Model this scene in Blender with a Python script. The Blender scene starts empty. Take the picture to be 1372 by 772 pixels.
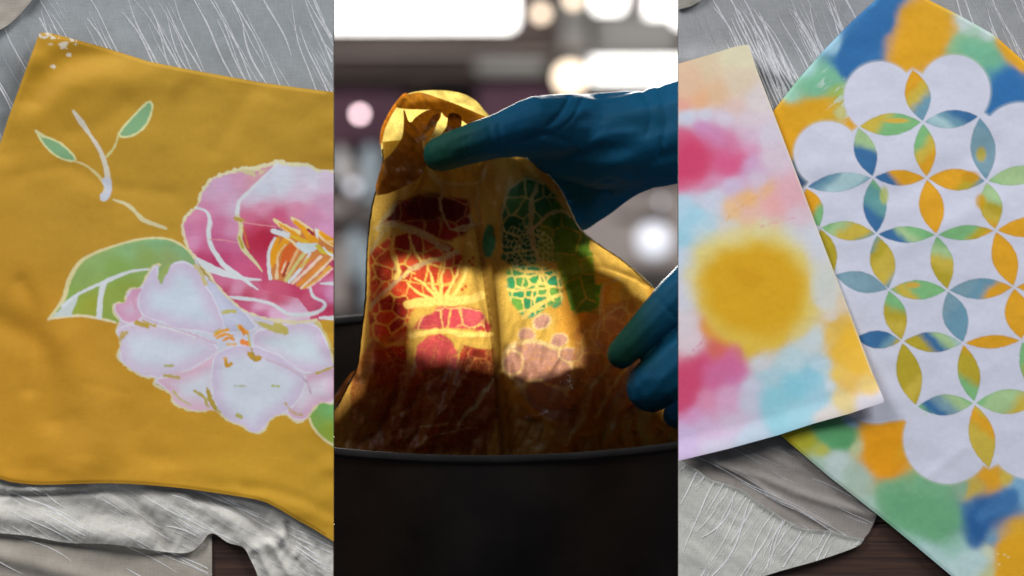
import bpy, bmesh, math, random
import numpy as np
from mathutils import Vector, Matrix
random.seed(7); rng = np.random.RandomState(7)
S = 0.0006                      # one working unit = 0.6 mm
D = 12000.0                     # lens to tabletop, in working units
scn = bpy.context.scene
COL = scn.collection

# ------------------------------------------------------------------ camera
cam_d = bpy.data.cameras.new('camera'); cam = bpy.data.objects.new('camera', cam_d); COL.objects.link(cam)
cam.location = (0, -D*S, 0); cam.rotation_euler = (math.radians(90), 0, 0)
cam_d.sensor_width = 36; cam_d.lens = 36*D/1372.0
cam_d.clip_start = 0.1; cam_d.clip_end = 200
cam_d.dof.use_dof = True; cam_d.dof.focus_distance = (D+260)*S
cam_d.dof.aperture_fstop = (cam_d.lens/1000)/(50*S)
scn.camera = cam
scn.view_settings.view_transform = 'Standard'; scn.view_settings.look = 'None'
scn.view_settings.exposure = 0; scn.view_settings.gamma = 1
# ------------------------------------------------------------------ world
w = bpy.data.worlds.new('World'); scn.world = w; w.use_nodes = True
w.node_tree.nodes['Background'].inputs[0].default_value = (0.62, 0.72, 0.9, 1)
w.node_tree.nodes['Background'].inputs[1].default_value = 0.10
# ------------------------------------------------------------------ lamps
def area(name, loc, target, size, power, col=(1, 1, 1), sy=None):
    l = bpy.data.lights.new(name, 'AREA'); l.energy = power; l.color = col; l.size = size
    if sy: l.shape = 'RECTANGLE'; l.size_y = sy
    o = bpy.data.objects.new(name, l); COL.objects.link(o); o.location = loc
    o.rotation_euler = (Vector(target)-Vector(loc)).to_track_quat('-Z', 'Y').to_euler()
    return o
area('softbox_lamp', (-2.0, -2.0, 2.5), (-0.28, 0, 0), 1.5, 94, (0.98, 0.98, 1.0))
area('softbox_lamp', (2.0, -2.0, 2.5), (0.28, 0, 0), 1.5, 90, (0.97, 0.98, 1.0))
area('window_light', (-0.12, 4.6, 1.15), (-0.02, 0.45, 0.0), 1.3, 410, (1.0, 0.95, 0.86), 0.4)
area('background_fill', (0, 9.0, 3.0), (0, 15, 0.0), 2.0, 300, (1.0, 0.91, 0.84))  # added unseen fill that brightens the background objects
area('front_fill', (-0.42, 0.10, 0.85), (0.03, 0.45, 0.0), 0.45, 5.0, (0.75, 0.88, 1.0))  # added unseen fill for the gloves and the silk front

# ------------------------------------------------------------------ numpy helpers
def lin(c):
    c = np.asarray(c, float)/255.0
    return np.where(c <= 0.04045, c/12.92, ((c+0.055)/1.055)**2.4)
def smooth(a, b, x):
    t = np.clip((x-a)/(b-a), 0, 1); return t*t*(3-2*t)
_tabs = {}
def vnoise(x, y, seed=0):
    if seed not in _tabs: _tabs[seed] = np.random.RandomState(seed+11).rand(256, 256)
    T = _tabs[seed]
    xi = np.floor(x).astype(int); yi = np.floor(y).astype(int); fx = x-xi; fy = y-yi
    fx = fx*fx*fx*(fx*(fx*6-15)+10); fy = fy*fy*fy*(fy*(fy*6-15)+10)
    g = lambda i, j: T[(xi+i) % 256, (yi+j) % 256]
    return (g(0, 0)*(1-fx)*(1-fy)+g(1, 0)*fx*(1-fy)+g(0, 1)*(1-fx)*fy+g(1, 1)*fx*fy)*2-1
def fbm(x, y, seed=0, oct=4):
    s = 0; a = 1; t = 0
    for k in range(oct):
        s = s+a*vnoise(x*2**k+17.3*k, y*2**k-9.1*k, seed+k); t += a; a *= 0.5
    return s/t
def inpoly(X, Y, P):
    r = np.zeros(X.shape, bool); n = len(P)
    for i in range(n):
        x1, y1 = P[i]; x2, y2 = P[(i+1) % n]
        if y1 == y2: continue
        c = ((y1 > Y) != (y2 > Y)) & (X < (x2-x1)*(Y-y1)/(y2-y1)+x1)
        r ^= c
    return r
def segdist(X, Y, P, wd=None, closed=False):
    """distance to polyline (minus interpolated half width); also nearest point"""
    best = np.full(X.shape, 1e9); bx = np.zeros(X.shape); by = np.zeros(X.shape); bt = np.zeros(X.shape)
    n = len(P); m = n if closed else n-1
    for i in range(m):
        x1, y1 = P[i][:2]; x2, y2 = P[(i+1) % n][:2]
        dx, dy = x2-x1, y2-y1; L = dx*dx+dy*dy+1e-9
        t = np.clip(((X-x1)*dx+(Y-y1)*dy)/L, 0, 1)
        qx = x1+t*dx; qy = y1+t*dy
        d = np.hypot(X-qx, Y-qy)
        if wd is not None: d = d-(wd[i]+(wd[(i+1) % n]-wd[i])*t)/2
        k = d < best
        best = np.where(k, d, best); bx = np.where(k, qx, bx); by = np.where(k, qy, by); bt = np.where(k, (i+t)/m, bt)
    return best, bx, by, bt
def curve(P, n=6, closed=False):
    """Catmull-Rom through points"""
    P = [tuple(p) for p in P]; out = []
    m = len(P)
    for i in range(m if closed else m-1):
        p0 = P[(i-1) % m] if closed or i > 0 else P[i]; p1 = P[i]; p2 = P[(i+1) % m]
        p3 = P[(i+2) % m] if closed or i+2 < m else P[(i+1) % m]
        for k in range(n):
            t = k/n
            out.append(tuple(0.5*((2*b)+(-a+c)*t+(2*a-5*b+4*c-d)*t*t+(-a+3*b-3*c+d)*t**3) for a, b, c, d in zip(p0, p1, p2, p3)))
    if not closed: out.append(P[-1])
    return out
def sdf(X, Y, P):
    d = segdist(X, Y, P, closed=True)[0]
    return np.where(inpoly(X, Y, P), -d, d)
def splat(X, Y, pts, power=2.2, rad=28):
    num = np.zeros(X.shape+(3,)); den = np.zeros(X.shape)
    for p in pts:
        x, y, c = p[0], p[1], lin(p[2]); r = p[3] if len(p) > 3 else rad
        wgt = 1.0/(((X-x)**2+(Y-y)**2)/(r*r)+0.55)**power
        num += wgt[..., None]*c; den += wgt
    return num/den[..., None]
def over(C, m, col):
    col = np.asarray(col, float); m = m[..., None]
    return C*(1-m)+col*m

# ------------------------------------------------------------------ blender helpers
def tag(o, label=None, cat=None, group=None, kind=None):
    if label: o['label'] = label
    if cat: o['category'] = cat
    if group: o['group'] = group
    if kind: o['kind'] = kind
    return o
def link(name, me, mat=None, parent=None):
    o = bpy.data.objects.new(name, me); COL.objects.link(o)
    if mat and me is not None and not me.materials: me.materials.append(mat)
    if parent: o.parent = parent
    return o
def empty(name, loc=(0, 0, 0)):
    o = bpy.data.objects.new(name, None); COL.objects.link(o); o.location = loc; return o
def fast_mesh(name, V, F, col=None, cover=None):
    me = bpy.data.meshes.new(name); V = np.asarray(V, np.float32); F = np.asarray(F, np.int32)
    used = np.unique(F); remap = np.zeros(len(V), np.int32); remap[used] = np.arange(len(used))
    V = V[used]; F = remap[F]; k = F.shape[1]
    me.vertices.add(len(V)); me.vertices.foreach_set('co', V.ravel())
    me.loops.add(F.size); me.loops.foreach_set('vertex_index', F.ravel())
    me.polygons.add(len(F)); me.polygons.foreach_set('loop_start', np.arange(0, F.size, k, dtype=np.int32))
    me.update(calc_edges=True)
    me.polygons.foreach_set('use_smooth', np.ones(len(F), bool))
    if col is not None:
        a = me.color_attributes.new('dye', 'FLOAT_COLOR', 'POINT')
        c = np.ones((len(V), 4), np.float32); c[:, :3] = np.clip(col[used], 0, 1); a.data.foreach_set('color', c.ravel())
    if cover is not None:
        a = me.attributes.new('cover', 'FLOAT', 'POINT'); a.data.foreach_set('value', cover[used].astype(np.float32))
    me.validate(); me.update()
    return me
def to_board(X, Y, H):
    return np.stack([(X-686)*S, -H*S, (386-Y)*S], -1)
def to_deep(X, Y, Dp):
    k = (D+Dp)/D
    return np.stack([(X-686)*S*k, Dp*S, (386-Y)*S*k], -1)
def pt(px, py, dp): return Vector(to_deep(np.float64(px), np.float64(py), np.float64(dp)))

def sheet(name, poly, step, height, colour, mat, parent=None, parts=None, cover=None, mapper=to_board, thick=2.2, clip=None):
    """a cloth or paper as a fine grid trimmed to its outline; parts: face-label function -> {id: name}"""
    P = np.array(poly); x0, y0 = P.min(0)-step*1.5; x1, y1 = P.max(0)+step*1.5
    xs = np.arange(x0, x1, step); ys = np.arange(y0, y1, step)
    X, Y = np.meshgrid(xs, ys); ny, nx = X.shape
    ins = inpoly(X, Y, poly)
    idx = np.arange(nx*ny).reshape(ny, nx)
    q = np.stack([idx[:-1, :-1], idx[1:, :-1], idx[1:, 1:], idx[:-1, 1:]], -1).reshape(-1, 4)
    keep = ins.ravel()[q].sum(1) >= 1
    q = q[keep]
    u = np.unique(q); out = u[~ins.ravel()[u]]
    Xf = X.ravel().copy(); Yf = Y.ravel().copy()
    if len(out):
        d, bx, by, _ = segdist(Xf[out], Yf[out], poly, closed=True)
        Xf[out] = bx; Yf[out] = by
    sel = np.unique(q)
    H = np.zeros(Xf.shape); H[sel] = height(Xf[sel], Yf[sel])
    C = np.zeros(Xf.shape+(3,)); C[sel] = colour(Xf[sel], Yf[sel])
    cov = None
    if cover is not None: cov = np.ones(Xf.shape); cov[sel] = cover(Xf[sel], Yf[sel])
    V = mapper(Xf, Yf, H)
    flip = q if mapper is to_board else q
    groups = {0: name}
    lab = np.zeros(len(q), int)
    if parts:
        fx = Xf[q].mean(1); fy = Yf[q].mean(1)
        lab, names = parts(fx, fy); groups = dict(names); groups[0] = name
    root = link(name, fast_mesh(name, V, q[lab == 0], C, cov), mat, parent)
    made = {0: root}
    for k, nm in groups.items():
        if k == 0 or not (lab == k).any(): continue
        made[k] = link(nm if isinstance(nm, str) else nm[0], fast_mesh('painted', V, q[lab == k], C, cov), mat, root)
        if not isinstance(nm, str): made[k]['label'] = nm[1]
    # hem: the sheet's own thickness round its outline
    if thick:
        dense = []
        for i in range(len(poly)):
            a = np.array(poly[i]); b = np.array(poly[(i+1) % len(poly)]); n = max(1, int(np.hypot(*(b-a))/4))
            dense += [tuple(a+(b-a)*k/n) for k in range(n)]
        dn = np.array(dense); h = height(dn[:, 0], dn[:, 1]); c = colour(dn[:, 0], dn[:, 1])
        sg = 1 if mapper is to_board else -1
        A = mapper(dn[:, 0], dn[:, 1], h); B = mapper(dn[:, 0], dn[:, 1], h-sg*thick)
        n = len(dn); i = np.arange(n); j = (i+1) % n
        hem = link('hem', fast_mesh('hem', np.concatenate([A, B]), np.stack([i, j, j+n, i+n], -1), np.concatenate([c, c])*0.97,
                   np.ones(2*n) if cover is not None else None), mat, root)
    return root

# ------------------------------------------------------------------ materials
def new_mat(name):
    m = bpy.data.materials.new(name); m.use_nodes = True; nt = m.node_tree
    b = nt.nodes['Principled BSDF']; return m, nt, b
def plain(name, col, rough=0.6, metal=0.0, noise=None, bump=0.0, bscale=200, emit=None, es=1.0, vary=0.25, stretch=(1, 1, 1), coat=0):
    m, nt, b = new_mat(name)
    b.inputs['Base Color'].default_value = (*col, 1); b.inputs['Roughness'].default_value = rough; b.inputs['Metallic'].default_value = metal
    b.inputs['Coat Weight'].default_value = coat
    tc = nt.nodes.new('ShaderNodeTexCoord'); mp = nt.nodes.new('ShaderNodeMapping'); mp.inputs['Scale'].default_value = stretch
    nt.links.new(tc.outputs['Object'], mp.inputs[0])
    if noise:
        n = nt.nodes.new('ShaderNodeTexNoise'); n.inputs['Scale'].default_value = noise; n.inputs['Detail'].default_value = 6
        r = nt.nodes.new('ShaderNodeValToRGB'); r.color_ramp.elements[0].position = 0.3; r.color_ramp.elements[1].position = 0.7
        r.color_ramp.elements[0].color = (*[c*(1-vary) for c in col], 1); r.color_ramp.elements[1].color = (*[min(1, c*(1+vary)) for c in col], 1)
        nt.links.new(mp.outputs[0], n.inputs['Vector']); nt.links.new(n.outputs[0], r.inputs[0]); nt.links.new(r.outputs[0], b.inputs['Base Color'])
    if bump:
        n2 = nt.nodes.new('ShaderNodeTexNoise'); n2.inputs['Scale'].default_value = bscale; n2.inputs['Detail'].default_value = 4
        bp = nt.nodes.new('ShaderNodeBump'); bp.inputs['Strength'].default_value = bump; bp.inputs['Distance'].default_value = 0.001
        nt.links.new(mp.outputs[0], n2.inputs['Vector']); nt.links.new(n2.outputs[0], bp.inputs['Height']); nt.links.new(bp.outputs[0], b.inputs['Normal'])
    if emit:
        b.inputs['Emission Color'].default_value = (*emit, 1); b.inputs['Emission Strength'].default_value = es
    return m
def dyed(name, rough=0.8, sheen=0.0, weave=900, wstr=0.25, mottled=0.06, spec=0.3):
    m, nt, b = new_mat(name); N = nt.nodes; L = nt.links
    a = N.new('ShaderNodeAttribute'); a.attribute_name = 'dye'
    tc = N.new('ShaderNodeTexCoord')
    n = N.new('ShaderNodeTexNoise'); n.inputs['Scale'].default_value = 260; n.inputs['Detail'].default_value = 5; L.new(tc.outputs['Object'], n.inputs['Vector'])
    mr = N.new('ShaderNodeMapRange'); mr.inputs[1].default_value = 0.25; mr.inputs[2].default_value = 0.75
    mr.inputs[3].default_value = 1-mottled; mr.inputs[4].default_value = 1+mottled; L.new(n.outputs[0], mr.inputs[0])
    mx = N.new('ShaderNodeVectorMath'); mx.operation = 'SCALE'; L.new(a.outputs['Color'], mx.inputs[0]); L.new(mr.outputs[0], mx.inputs['Scale'])
    L.new(mx.outputs[0], b.inputs['Base Color'])
    b.inputs['Roughness'].default_value = rough; b.inputs['Sheen Weight'].default_value = sheen; b.inputs['Specular IOR Level'].default_value = spec
    hs = []
    for ax, sc in (((1, 0, 0), weave), ((0, 0, 1), weave)):
        mp = N.new('ShaderNodeMapping'); mp.inputs['Scale'].default_value = (sc if ax[0] else 60, 1, sc if ax[2] else 60)
        L.new(tc.outputs['Object'], mp.inputs[0])
        q = N.new('ShaderNodeTexNoise'); q.inputs['Scale'].default_value = 1; q.inputs['Detail'].default_value = 2; L.new(mp.outputs[0], q.inputs['Vector']); hs.append(q)
    ad = N.new('ShaderNodeMath'); ad.operation = 'ADD'; L.new(hs[0].outputs[0], ad.inputs[0]); L.new(hs[1].outputs[0], ad.inputs[1])
    bp = N.new('ShaderNodeBump'); bp.inputs['Strength'].default_value = wstr; bp.inputs['Distance'].default_value = 0.0006
    L.new(ad.outputs[0], bp.inputs['Height']); L.new(bp.outputs[0], b.inputs['Normal'])
    return m
def gauze(name, base_cover=0.8):
    m, nt, b = new_mat(name); N = nt.nodes; L = nt.links
    a = N.new('ShaderNodeAttribute'); a.attribute_name = 'dye'; cv = N.new('ShaderNodeAttribute'); cv.attribute_name = 'cover'
    tc = N.new('ShaderNodeTexCoord')
    outs = []
    for sc in ((1500, 1, 90), (90, 1, 1500)):
        mp = N.new('ShaderNodeMapping'); mp.inputs['Scale'].default_value = sc; mp.inputs['Rotation'].default_value = (0, 0.5, 0)
        L.new(tc.outputs['Object'], mp.inputs[0])
        q = N.new('ShaderNodeTexNoise'); q.inputs['Scale'].default_value = 1; q.inputs['Detail'].default_value = 3; L.new(mp.outputs[0], q.inputs['Vector']); outs.append(q)
    ad = N.new('ShaderNodeMath'); ad.operation = 'ADD'; L.new(outs[0].outputs[0], ad.inputs[0]); L.new(outs[1].outputs[0], ad.inputs[1])
    mr = N.new('ShaderNodeMapRange'); mr.inputs[1].default_value = 0.7; mr.inputs[2].default_value = 1.3; mr.inputs[3].default_value = 0.93; mr.inputs[4].default_value = 1.06
    L.new(ad.outputs[0], mr.inputs[0])
    mx = N.new('ShaderNodeVectorMath'); mx.operation = 'SCALE'; L.new(a.outputs['Color'], mx.inputs[0]); L.new(mr.outputs[0], mx.inputs['Scale'])
    L.new(mx.outputs[0], b.inputs['Base Color']); b.inputs['Roughness'].default_value = 0.75; b.inputs['Specular IOR Level'].default_value = 0.25
    mm = N.new('ShaderNodeMath'); mm.operation = 'MULTIPLY'; L.new(cv.outputs['Fac'], mm.inputs[0]); L.new(mr.outputs[0], mm.inputs[1]); mm.use_clamp = True
    L.new(mm.outputs[0], b.inputs['Alpha'])
    bp = N.new('ShaderNodeBump'); bp.inputs['Strength'].default_value = 0.2; bp.inputs['Distance'].default_value = 0.0006
    L.new(ad.outputs[0], bp.inputs['Height']); L.new(bp.outputs[0], b.inputs['Normal'])
    return m
def silk(name, tp_amt=0.08, dens=1.0):
    """wet dyed silk: light shines through it"""
    m, nt, b = new_mat(name); N = nt.nodes; L = nt.links
    a = N.new('ShaderNodeAttribute'); a.attribute_name = 'dye'
    tc = N.new('ShaderNodeTexCoord'); n = N.new('ShaderNodeTexNoise'); n.inputs['Scale'].default_value = 700; n.inputs['Detail'].default_value = 3
    L.new(tc.outputs['Object'], n.inputs['Vector'])
    mr = N.new('ShaderNodeMapRange'); mr.inputs[1].default_value = 0.3; mr.inputs[2].default_value = 0.7; mr.inputs[3].default_value = 0.8*dens; mr.inputs[4].default_value = 1.15*dens
    L.new(n.outputs[0], mr.inputs[0])
    mx = N.new('ShaderNodeVectorMath'); mx.operation = 'SCALE'; L.new(a.outputs['Color'], mx.inputs[0]); L.new(mr.outputs[0], mx.inputs['Scale'])
    L.new(mx.outputs[0], b.inputs['Base Color']); b.inputs['Roughness'].default_value = 0.4; b.inputs['Specular IOR Level'].default_value = 0.45
    bp = N.new('ShaderNodeBump'); bp.inputs['Strength'].default_value = 0.25; bp.inputs['Distance'].default_value = 0.0008
    L.new(n.outputs[0], bp.inputs['Height']); L.new(bp.outputs[0], b.inputs['Normal'])
    tr = N.new('ShaderNodeBsdfTranslucent'); L.new(mx.outputs[0], tr.inputs['Color'])
    tp = N.new('ShaderNodeBsdfTransparent'); L.new(mx.outputs[0], tp.inputs['Color'])
    m1 = N.new('ShaderNodeMixShader'); m1.inputs[0].default_value = 0.8; L.new(b.outputs[0], m1.inputs[1]); L.new(tr.outputs[0], m1.inputs[2])
    m2 = N.new('ShaderNodeMixShader'); m2.inputs[0].default_value = tp_amt; L.new(m1.outputs[0], m2.inputs[1]); L.new(tp.outputs[0], m2.inputs[2])
    L.new(m2.outputs[0], N['Material Output'].inputs[0])
    return m
def wood(name, seed=0.0):
    m, nt, b = new_mat(name); N = nt.nodes; L = nt.links
    tc = N.new('ShaderNodeTexCoord'); mp = N.new('ShaderNodeMapping'); mp.inputs['Scale'].default_value = (9, 9, 260); mp.inputs['Location'].default_value = (seed, 0, seed*7)
    L.new(tc.outputs['Object'], mp.inputs[0])
    n = N.new('ShaderNodeTexNoise'); n.inputs['Scale'].default_value = 1; n.inputs['Detail'].default_value = 7; n.inputs['Distortion'].default_value = 0.6; L.new(mp.outputs[0], n.inputs['Vector'])
    r = N.new('ShaderNodeValToRGB'); e = r.color_ramp.elements
    e[0].position = 0.3; e[0].color = (0.018, 0.008, 0.006, 1); e[1].position = 0.72; e[1].color = (0.095, 0.042, 0.024, 1)
    L.new(n.outputs[0], r.inputs[0]); L.new(r.outputs[0], b.inputs['Base Color']); b.inputs['Roughness'].default_value = 0.55
    bp = N.new('ShaderNodeBump'); bp.inputs['Strength'].default_value = 0.35; bp.inputs['Distance'].default_value = 0.0008
    L.new(n.outputs[0], bp.inputs['Height']); L.new(bp.outputs[0], b.inputs['Normal'])
    return m
M_cloth = dyed('dyed_cotton', 0.66, 0.1, 1500, 0.14, 0.035, 0.3)
M_paper = dyed('dyed_paper', 0.7, 0.0, 1400, 0.07, 0.03, 0.3)
M_gauze = gauze('sheer_gauze')
M_thread = plain('slub_thread', (0.64, 0.64, 0.655), 0.85, noise=300, vary=0.15)
M_thread2 = plain('white_slub_thread', (0.92, 0.91, 0.89), 0.8, noise=300, vary=0.08)
M_silk = silk('wet_silk')
M_dense = silk('wet_silk_bunched', 0.0, 0.22)
M_mid = silk('wet_silk_doubled', 0.05, 0.5)

# ------------------------------------------------------------------ tabletops of dark planks
def box_mesh(name, x0, x1, y0, y1, z0, z1, bev=0.0):
    bm = bmesh.new(); bmesh.ops.create_cube(bm, size=1)
    for v in bm.verts:
        v.co = Vector((x0+(v.co.x+.5)*(x1-x0), y0+(v.co.y+.5)*(y1-y0), z0+(v.co.z+.5)*(z1-z0)))
    if bev: bmesh.ops.bevel(bm, geom=list(bm.edges), offset=bev, segments=2, affect='EDGES')
    me = bpy.data.meshes.new(name); bm.to_mesh(me); bm.free(); return me
def tabletop(px0, px1, label):
    top = empty('tabletop', ((px0+px1-1372)/2*S, 0, 0)); tag(top, kind='structure')
    y = 702-118*11; k = 0
    while y < 1320:
        me = box_mesh('plank', (px0-686)*S, (px1-686)*S, 0.0, 26*S, (386-y-116.6)*S, (386-y)*S, 1.2*S)
        o = link('plank', me, wood('dark_wood', k*3.1+px0*0.01), None); o.parent = top; o.location = (-top.location.x, 0, 0)
        y += 118; k += 1
    bk = link('backing_board', box_mesh('backing', (px0-686)*S+0.002, (px1-686)*S-0.002, 26.5*S, 34*S, -0.56, 1.0), wood('dark_wood'), top); bk.location = (-top.location.x, 0, 0)  # board added to stop light leaking through the plank gaps
    bt = link('batten', box_mesh('batten', (px0-686)*S+0.02, (px0-686)*S+0.06, 35*S, 66*S, -0.5, 0.9), wood('dark_wood'), top)
    bt.location = (-top.location.x, 0, 0)
    return top
tabletop(-170, 447.5, '')
tabletop(908.5, 1540, '')

E = np.array([0.78, 0.78, 0.84])      # seen colour -> own colour
def own(c): return lin(c)/E

# ------------------------------------------------------------------ sheer gauze
def ridge(X, Y, P, wdt, amp):
    d = segdist(X, Y, P)[0]; return amp*np.exp(-(d/wdt)**2)
def threads(parent, hfun, poly, dirv, count, seed, lmin=60, lmax=180, wmin=1.0, wmax=2.2, lift=0.3, bend=0.25, clusters=None, bright=False):
    r = random.Random(seed); P = np.array(poly); x0, y0 = P.min(0); x1, y1 = P.max(0)
    VV = []; FF = []; off = 0
    for k in range(count):
        if clusters and r.random() < 0.5:
            cx, cy = r.choice(clusters); sx, sy = cx+r.gauss(0, 10), cy+r.gauss(0, 18)
        else: sx, sy = r.uniform(x0, x1), r.uniform(y0, y1)
        L = r.uniform(lmin, lmax); n = int(L/7)+2; ang = math.atan2(dirv[1], dirv[0])+r.gauss(0, 0.03); wd = r.uniform(wmin, wmax); bd = r.gauss(0, bend)
        pts = [];
        x, y = sx, sy
        for i in range(n):
            a = ang+bd*(i/n-0.5)+0.07*math.sin(i*0.45+k)
            pts.append((x, y, a, wd*math.sin(math.pi*(i+0.6)/(n+0.2))**0.5)); x += 7*math.cos(a); y += 7*math.sin(a)
        A = np.array(pts); ins = inpoly(A[:, 0], A[:, 1], poly)
        run = []
        for i in range(n+1):
            if i < n and ins[i]: run.append(i); continue
            if len(run) > 1:
                B = A[run]; nx = -np.sin(B[:, 2])*B[:, 3]/2; nyy = np.cos(B[:, 2])*B[:, 3]/2
                h = hfun(B[:, 0], B[:, 1])+lift
                a = to_board(B[:, 0]-nx, B[:, 1]-nyy, h); c = to_board(B[:, 0]+nx, B[:, 1]+nyy, h); mcen = to_board(B[:, 0], B[:, 1], h+0.25)
                m = len(B); VV.append(np.concatenate([a, mcen, c])); i0 = np.arange(m-1)+off
                FF.append(np.stack([i0, i0+m, i0+m+1, i0+1], -1)); FF.append(np.stack([i0+m, i0+2*m, i0+2*m+1, i0+m+1], -1)); off += 3*m
            run = []
    mt = M_thread2 if bright else M_thread
    me = fast_mesh('slub_threads', np.concatenate(VV), np.concatenate(FF))
    o = link('slub_threads', me, mt, parent); tag(o, kind='stuff'); return o
def gz(rgb, var=0.1, seed=0):
    def f(X, Y):
        n = fbm(X/40, Y/40, seed, 3)*var; st = fbm((X*0.9+Y*0.45)/3.0, (Y*0.9-X*0.45)/60, seed+5, 2)*0.05
        return own(rgb)*(1+n+st)[..., None]
    return f
# left, behind the mustard cloth
PLt = [(-165, -130), (446.9, -130), (446.9, 220), (-165, 330)]
hLt = lambda X, Y: 1.4+2.2*(1+fbm(X/90+3, Y/60, 3, 3))+3*np.exp(-((X-25+Y*0.15)/14)**2)*smooth(230, 60, Y)+0.6*fbm((X*.87-Y*.5)/14, (Y*.87+X*.5)/160, 8, 2)
cLt = lambda X, Y: np.clip(0.93-0.30*smooth(0.1, 0.7, fbm(X/60, Y/45, 21, 3))*smooth(100, 20, X)-0.25*np.exp(-(((X-15)/22)**2+((Y-105)/28)**2)), 0.3, 1)
g1 = sheet('sheer_gauze', PLt, 4, hLt, gz((146, 150, 156), 0.08, 1), M_gauze, cover=cLt, thick=1)
tag(g1, 'sheer blue-grey gauze with white slub threads behind the mustard cloth', 'gauze')
threads(g1, hLt, PLt, (0.45, 0.9), 85, 3, 70, 230, 1.2, 2.8, clusters=[(180, 10), (215, 20), (310, 30), (390, 0), (60, 20), (120, 20), (420, 60)])
threads(g1, hLt, PLt, (0.5, 0.85), 90, 31, 25, 80, 0.4, 0.8)
PLf = curve([(-165, -130), (80, -90), (62, -30), (44, 0), (22, 25), (0, 41), (-60, 70), (-165, 90)], 5, True)
hLf = lambda X, Y: 10+2*fbm(X/30, Y/30, 9, 3)+2.5*np.exp(-(sdf(X, Y, PLf)/8)**2)
g2 = sheet('sheer_gauze', PLf, 3, hLf, gz((158, 150, 143), 0.12, 4), M_gauze, cover=lambda X, Y: 0.9+0*X, thick=5)
tag(g2, 'warm grey gauze corner folded over at the top left of the mustard cloth', 'gauze')
threads(g2, hLf, PLf, (0.6, -0.6), 14, 6, 20, 60, 0.7, 1.4)
# left, below the mustard cloth
PLb = [(-165, 690), (284, 690), (284.5, 920), (-165, 920)]
hLb = lambda X, Y: 3+1.8*fbm((X*.8-Y*.6)/40, (Y*.8+X*.6)/90, 12, 3)+2*np.exp(-((X-280)/3)**2)+ridge(X, Y, [(0, 745), (120, 775), (200, 800)], 12, 6)
g3 = sheet('sheer_gauze', PLb, 3.5, hLb, gz((166, 158, 150), 0.1, 14), M_gauze, cover=lambda X, Y: np.clip(0.86+0.15*fbm(X/50, Y/30, 15, 3), 0, 1), thick=2)
tag(g3, 'flat grey gauze layer with a straight edge against the dark wood', 'gauze')
threads(g3, hLb, PLb, (0.9, 0.42), 40, 16, 40, 150, 1.0, 2.0, bright=True)
CLO0 = [(-200, 500), (460, 500), (460, 730), (420, 708), (395, 694), (345, 669), (290, 660), (230, 652), (150, 647), (60, 649), (0, 641), (-60, 628), (-200, 590)]
PLd = curve([(-165, 610), (100, 615), (300, 620), (446.6, 640)], 4)+[(446.6, 920), (370, 920)]+curve([(366, 900), (352, 800), (345, 770), (335, 748), (326, 733), (306, 727), (284, 714), (271, 727), (258, 738), (240, 741), (205, 737), (150, 729), (90, 727), (40, 718), (0, 714), (-80, 705), (-165, 700)], 4)
def hLd(X, Y):
    h = 10+3*fbm((X*.95+Y*.3)/90, (Y*.95-X*.3)/22, 41, 3)
    h = h+ridge(X, Y, curve([(-60, 650), (0, 653), (45, 656), (110, 650)]), 7, 8)-ridge(X, Y, curve([(-60, 660), (0, 663), (60, 664), (140, 657)]), 4, 6)
    h = h+ridge(X, Y, curve([(-60, 690), (40, 694), (110, 712), (190, 722)]), 15, 13)
    h = h-ridge(X, Y, curve([(150, 655), (185, 680), (207, 705), (224, 735)]), 7, 8)+ridge(X, Y, curve([(205, 668), (235, 690), (262, 712)]), 16, 11)
    h = h+ridge(X, Y, curve([(235, 665), (285, 682), (312, 700), (322, 722)]), 12, 9)-ridge(X, Y, curve([(262, 668), (310, 680), (345, 700), (362, 722)]), 7, 9)
    h = h+ridge(X, Y, curve([(300, 665), (350, 678), (378, 705), (375, 722), (340, 732)]), 9, 7)
    h = h-ridge(X, Y, [(388, 700), (392, 740), (420, 800)], 5, 8)+ridge(X, Y, [(395, 695), (420, 740), (447, 790)], 8, 7)
    for a, b in (((345, 735), (372, 790)), ((362, 727), (388, 770)), ((376, 716), (394, 745))): h = h+ridge(X, Y, [a, b], 5, 8)
    h = h+1.6*fbm((X*.9+Y*.5)/7, (Y*.9-X*.5)/60, 44, 3)-3*np.abs(fbm(X/34+Y/50, Y/26, 48, 3))
    k = smooth(14, -4, sdf(X, Y, CLO0)); return np.clip(10+(np.maximum(h, 5)-10)*0.6, 5, 40)*(1-k)+17*k
g4 = sheet('sheer_gauze', PLd, 2.2, hLd, gz((200, 196, 193), 0.06, 24), M_gauze,
    cover=lambda X, Y: np.clip(0.9+0.12*fbm(X/30, Y/30, 25, 3)-0.32*np.exp(-(segdist(X, Y, curve([(20, 668), (120, 672), (200, 700), (222, 730)]))[0]/9)**2)-0.4*np.exp(-(segdist(X, Y, curve([(200, 655), (300, 672), (350, 705)]))[0]/8)**2), 0.4, 1), thick=4)
tag(g4, 'rumpled white gauze gathered in soft folds under the lower edge of the mustard cloth', 'gauze')
threads(g4, hLd, PLd, (0.84, 0.5), 240, 48, 40, 120, 0.3, 0.7, bright=True)
threads(g4, hLd, PLd, (0.87, 0.45), 60, 46, 30, 130, 0.8, 2.0, bright=True, clusters=[(20, 690), (60, 680), (230, 675), (400, 710)])

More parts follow.
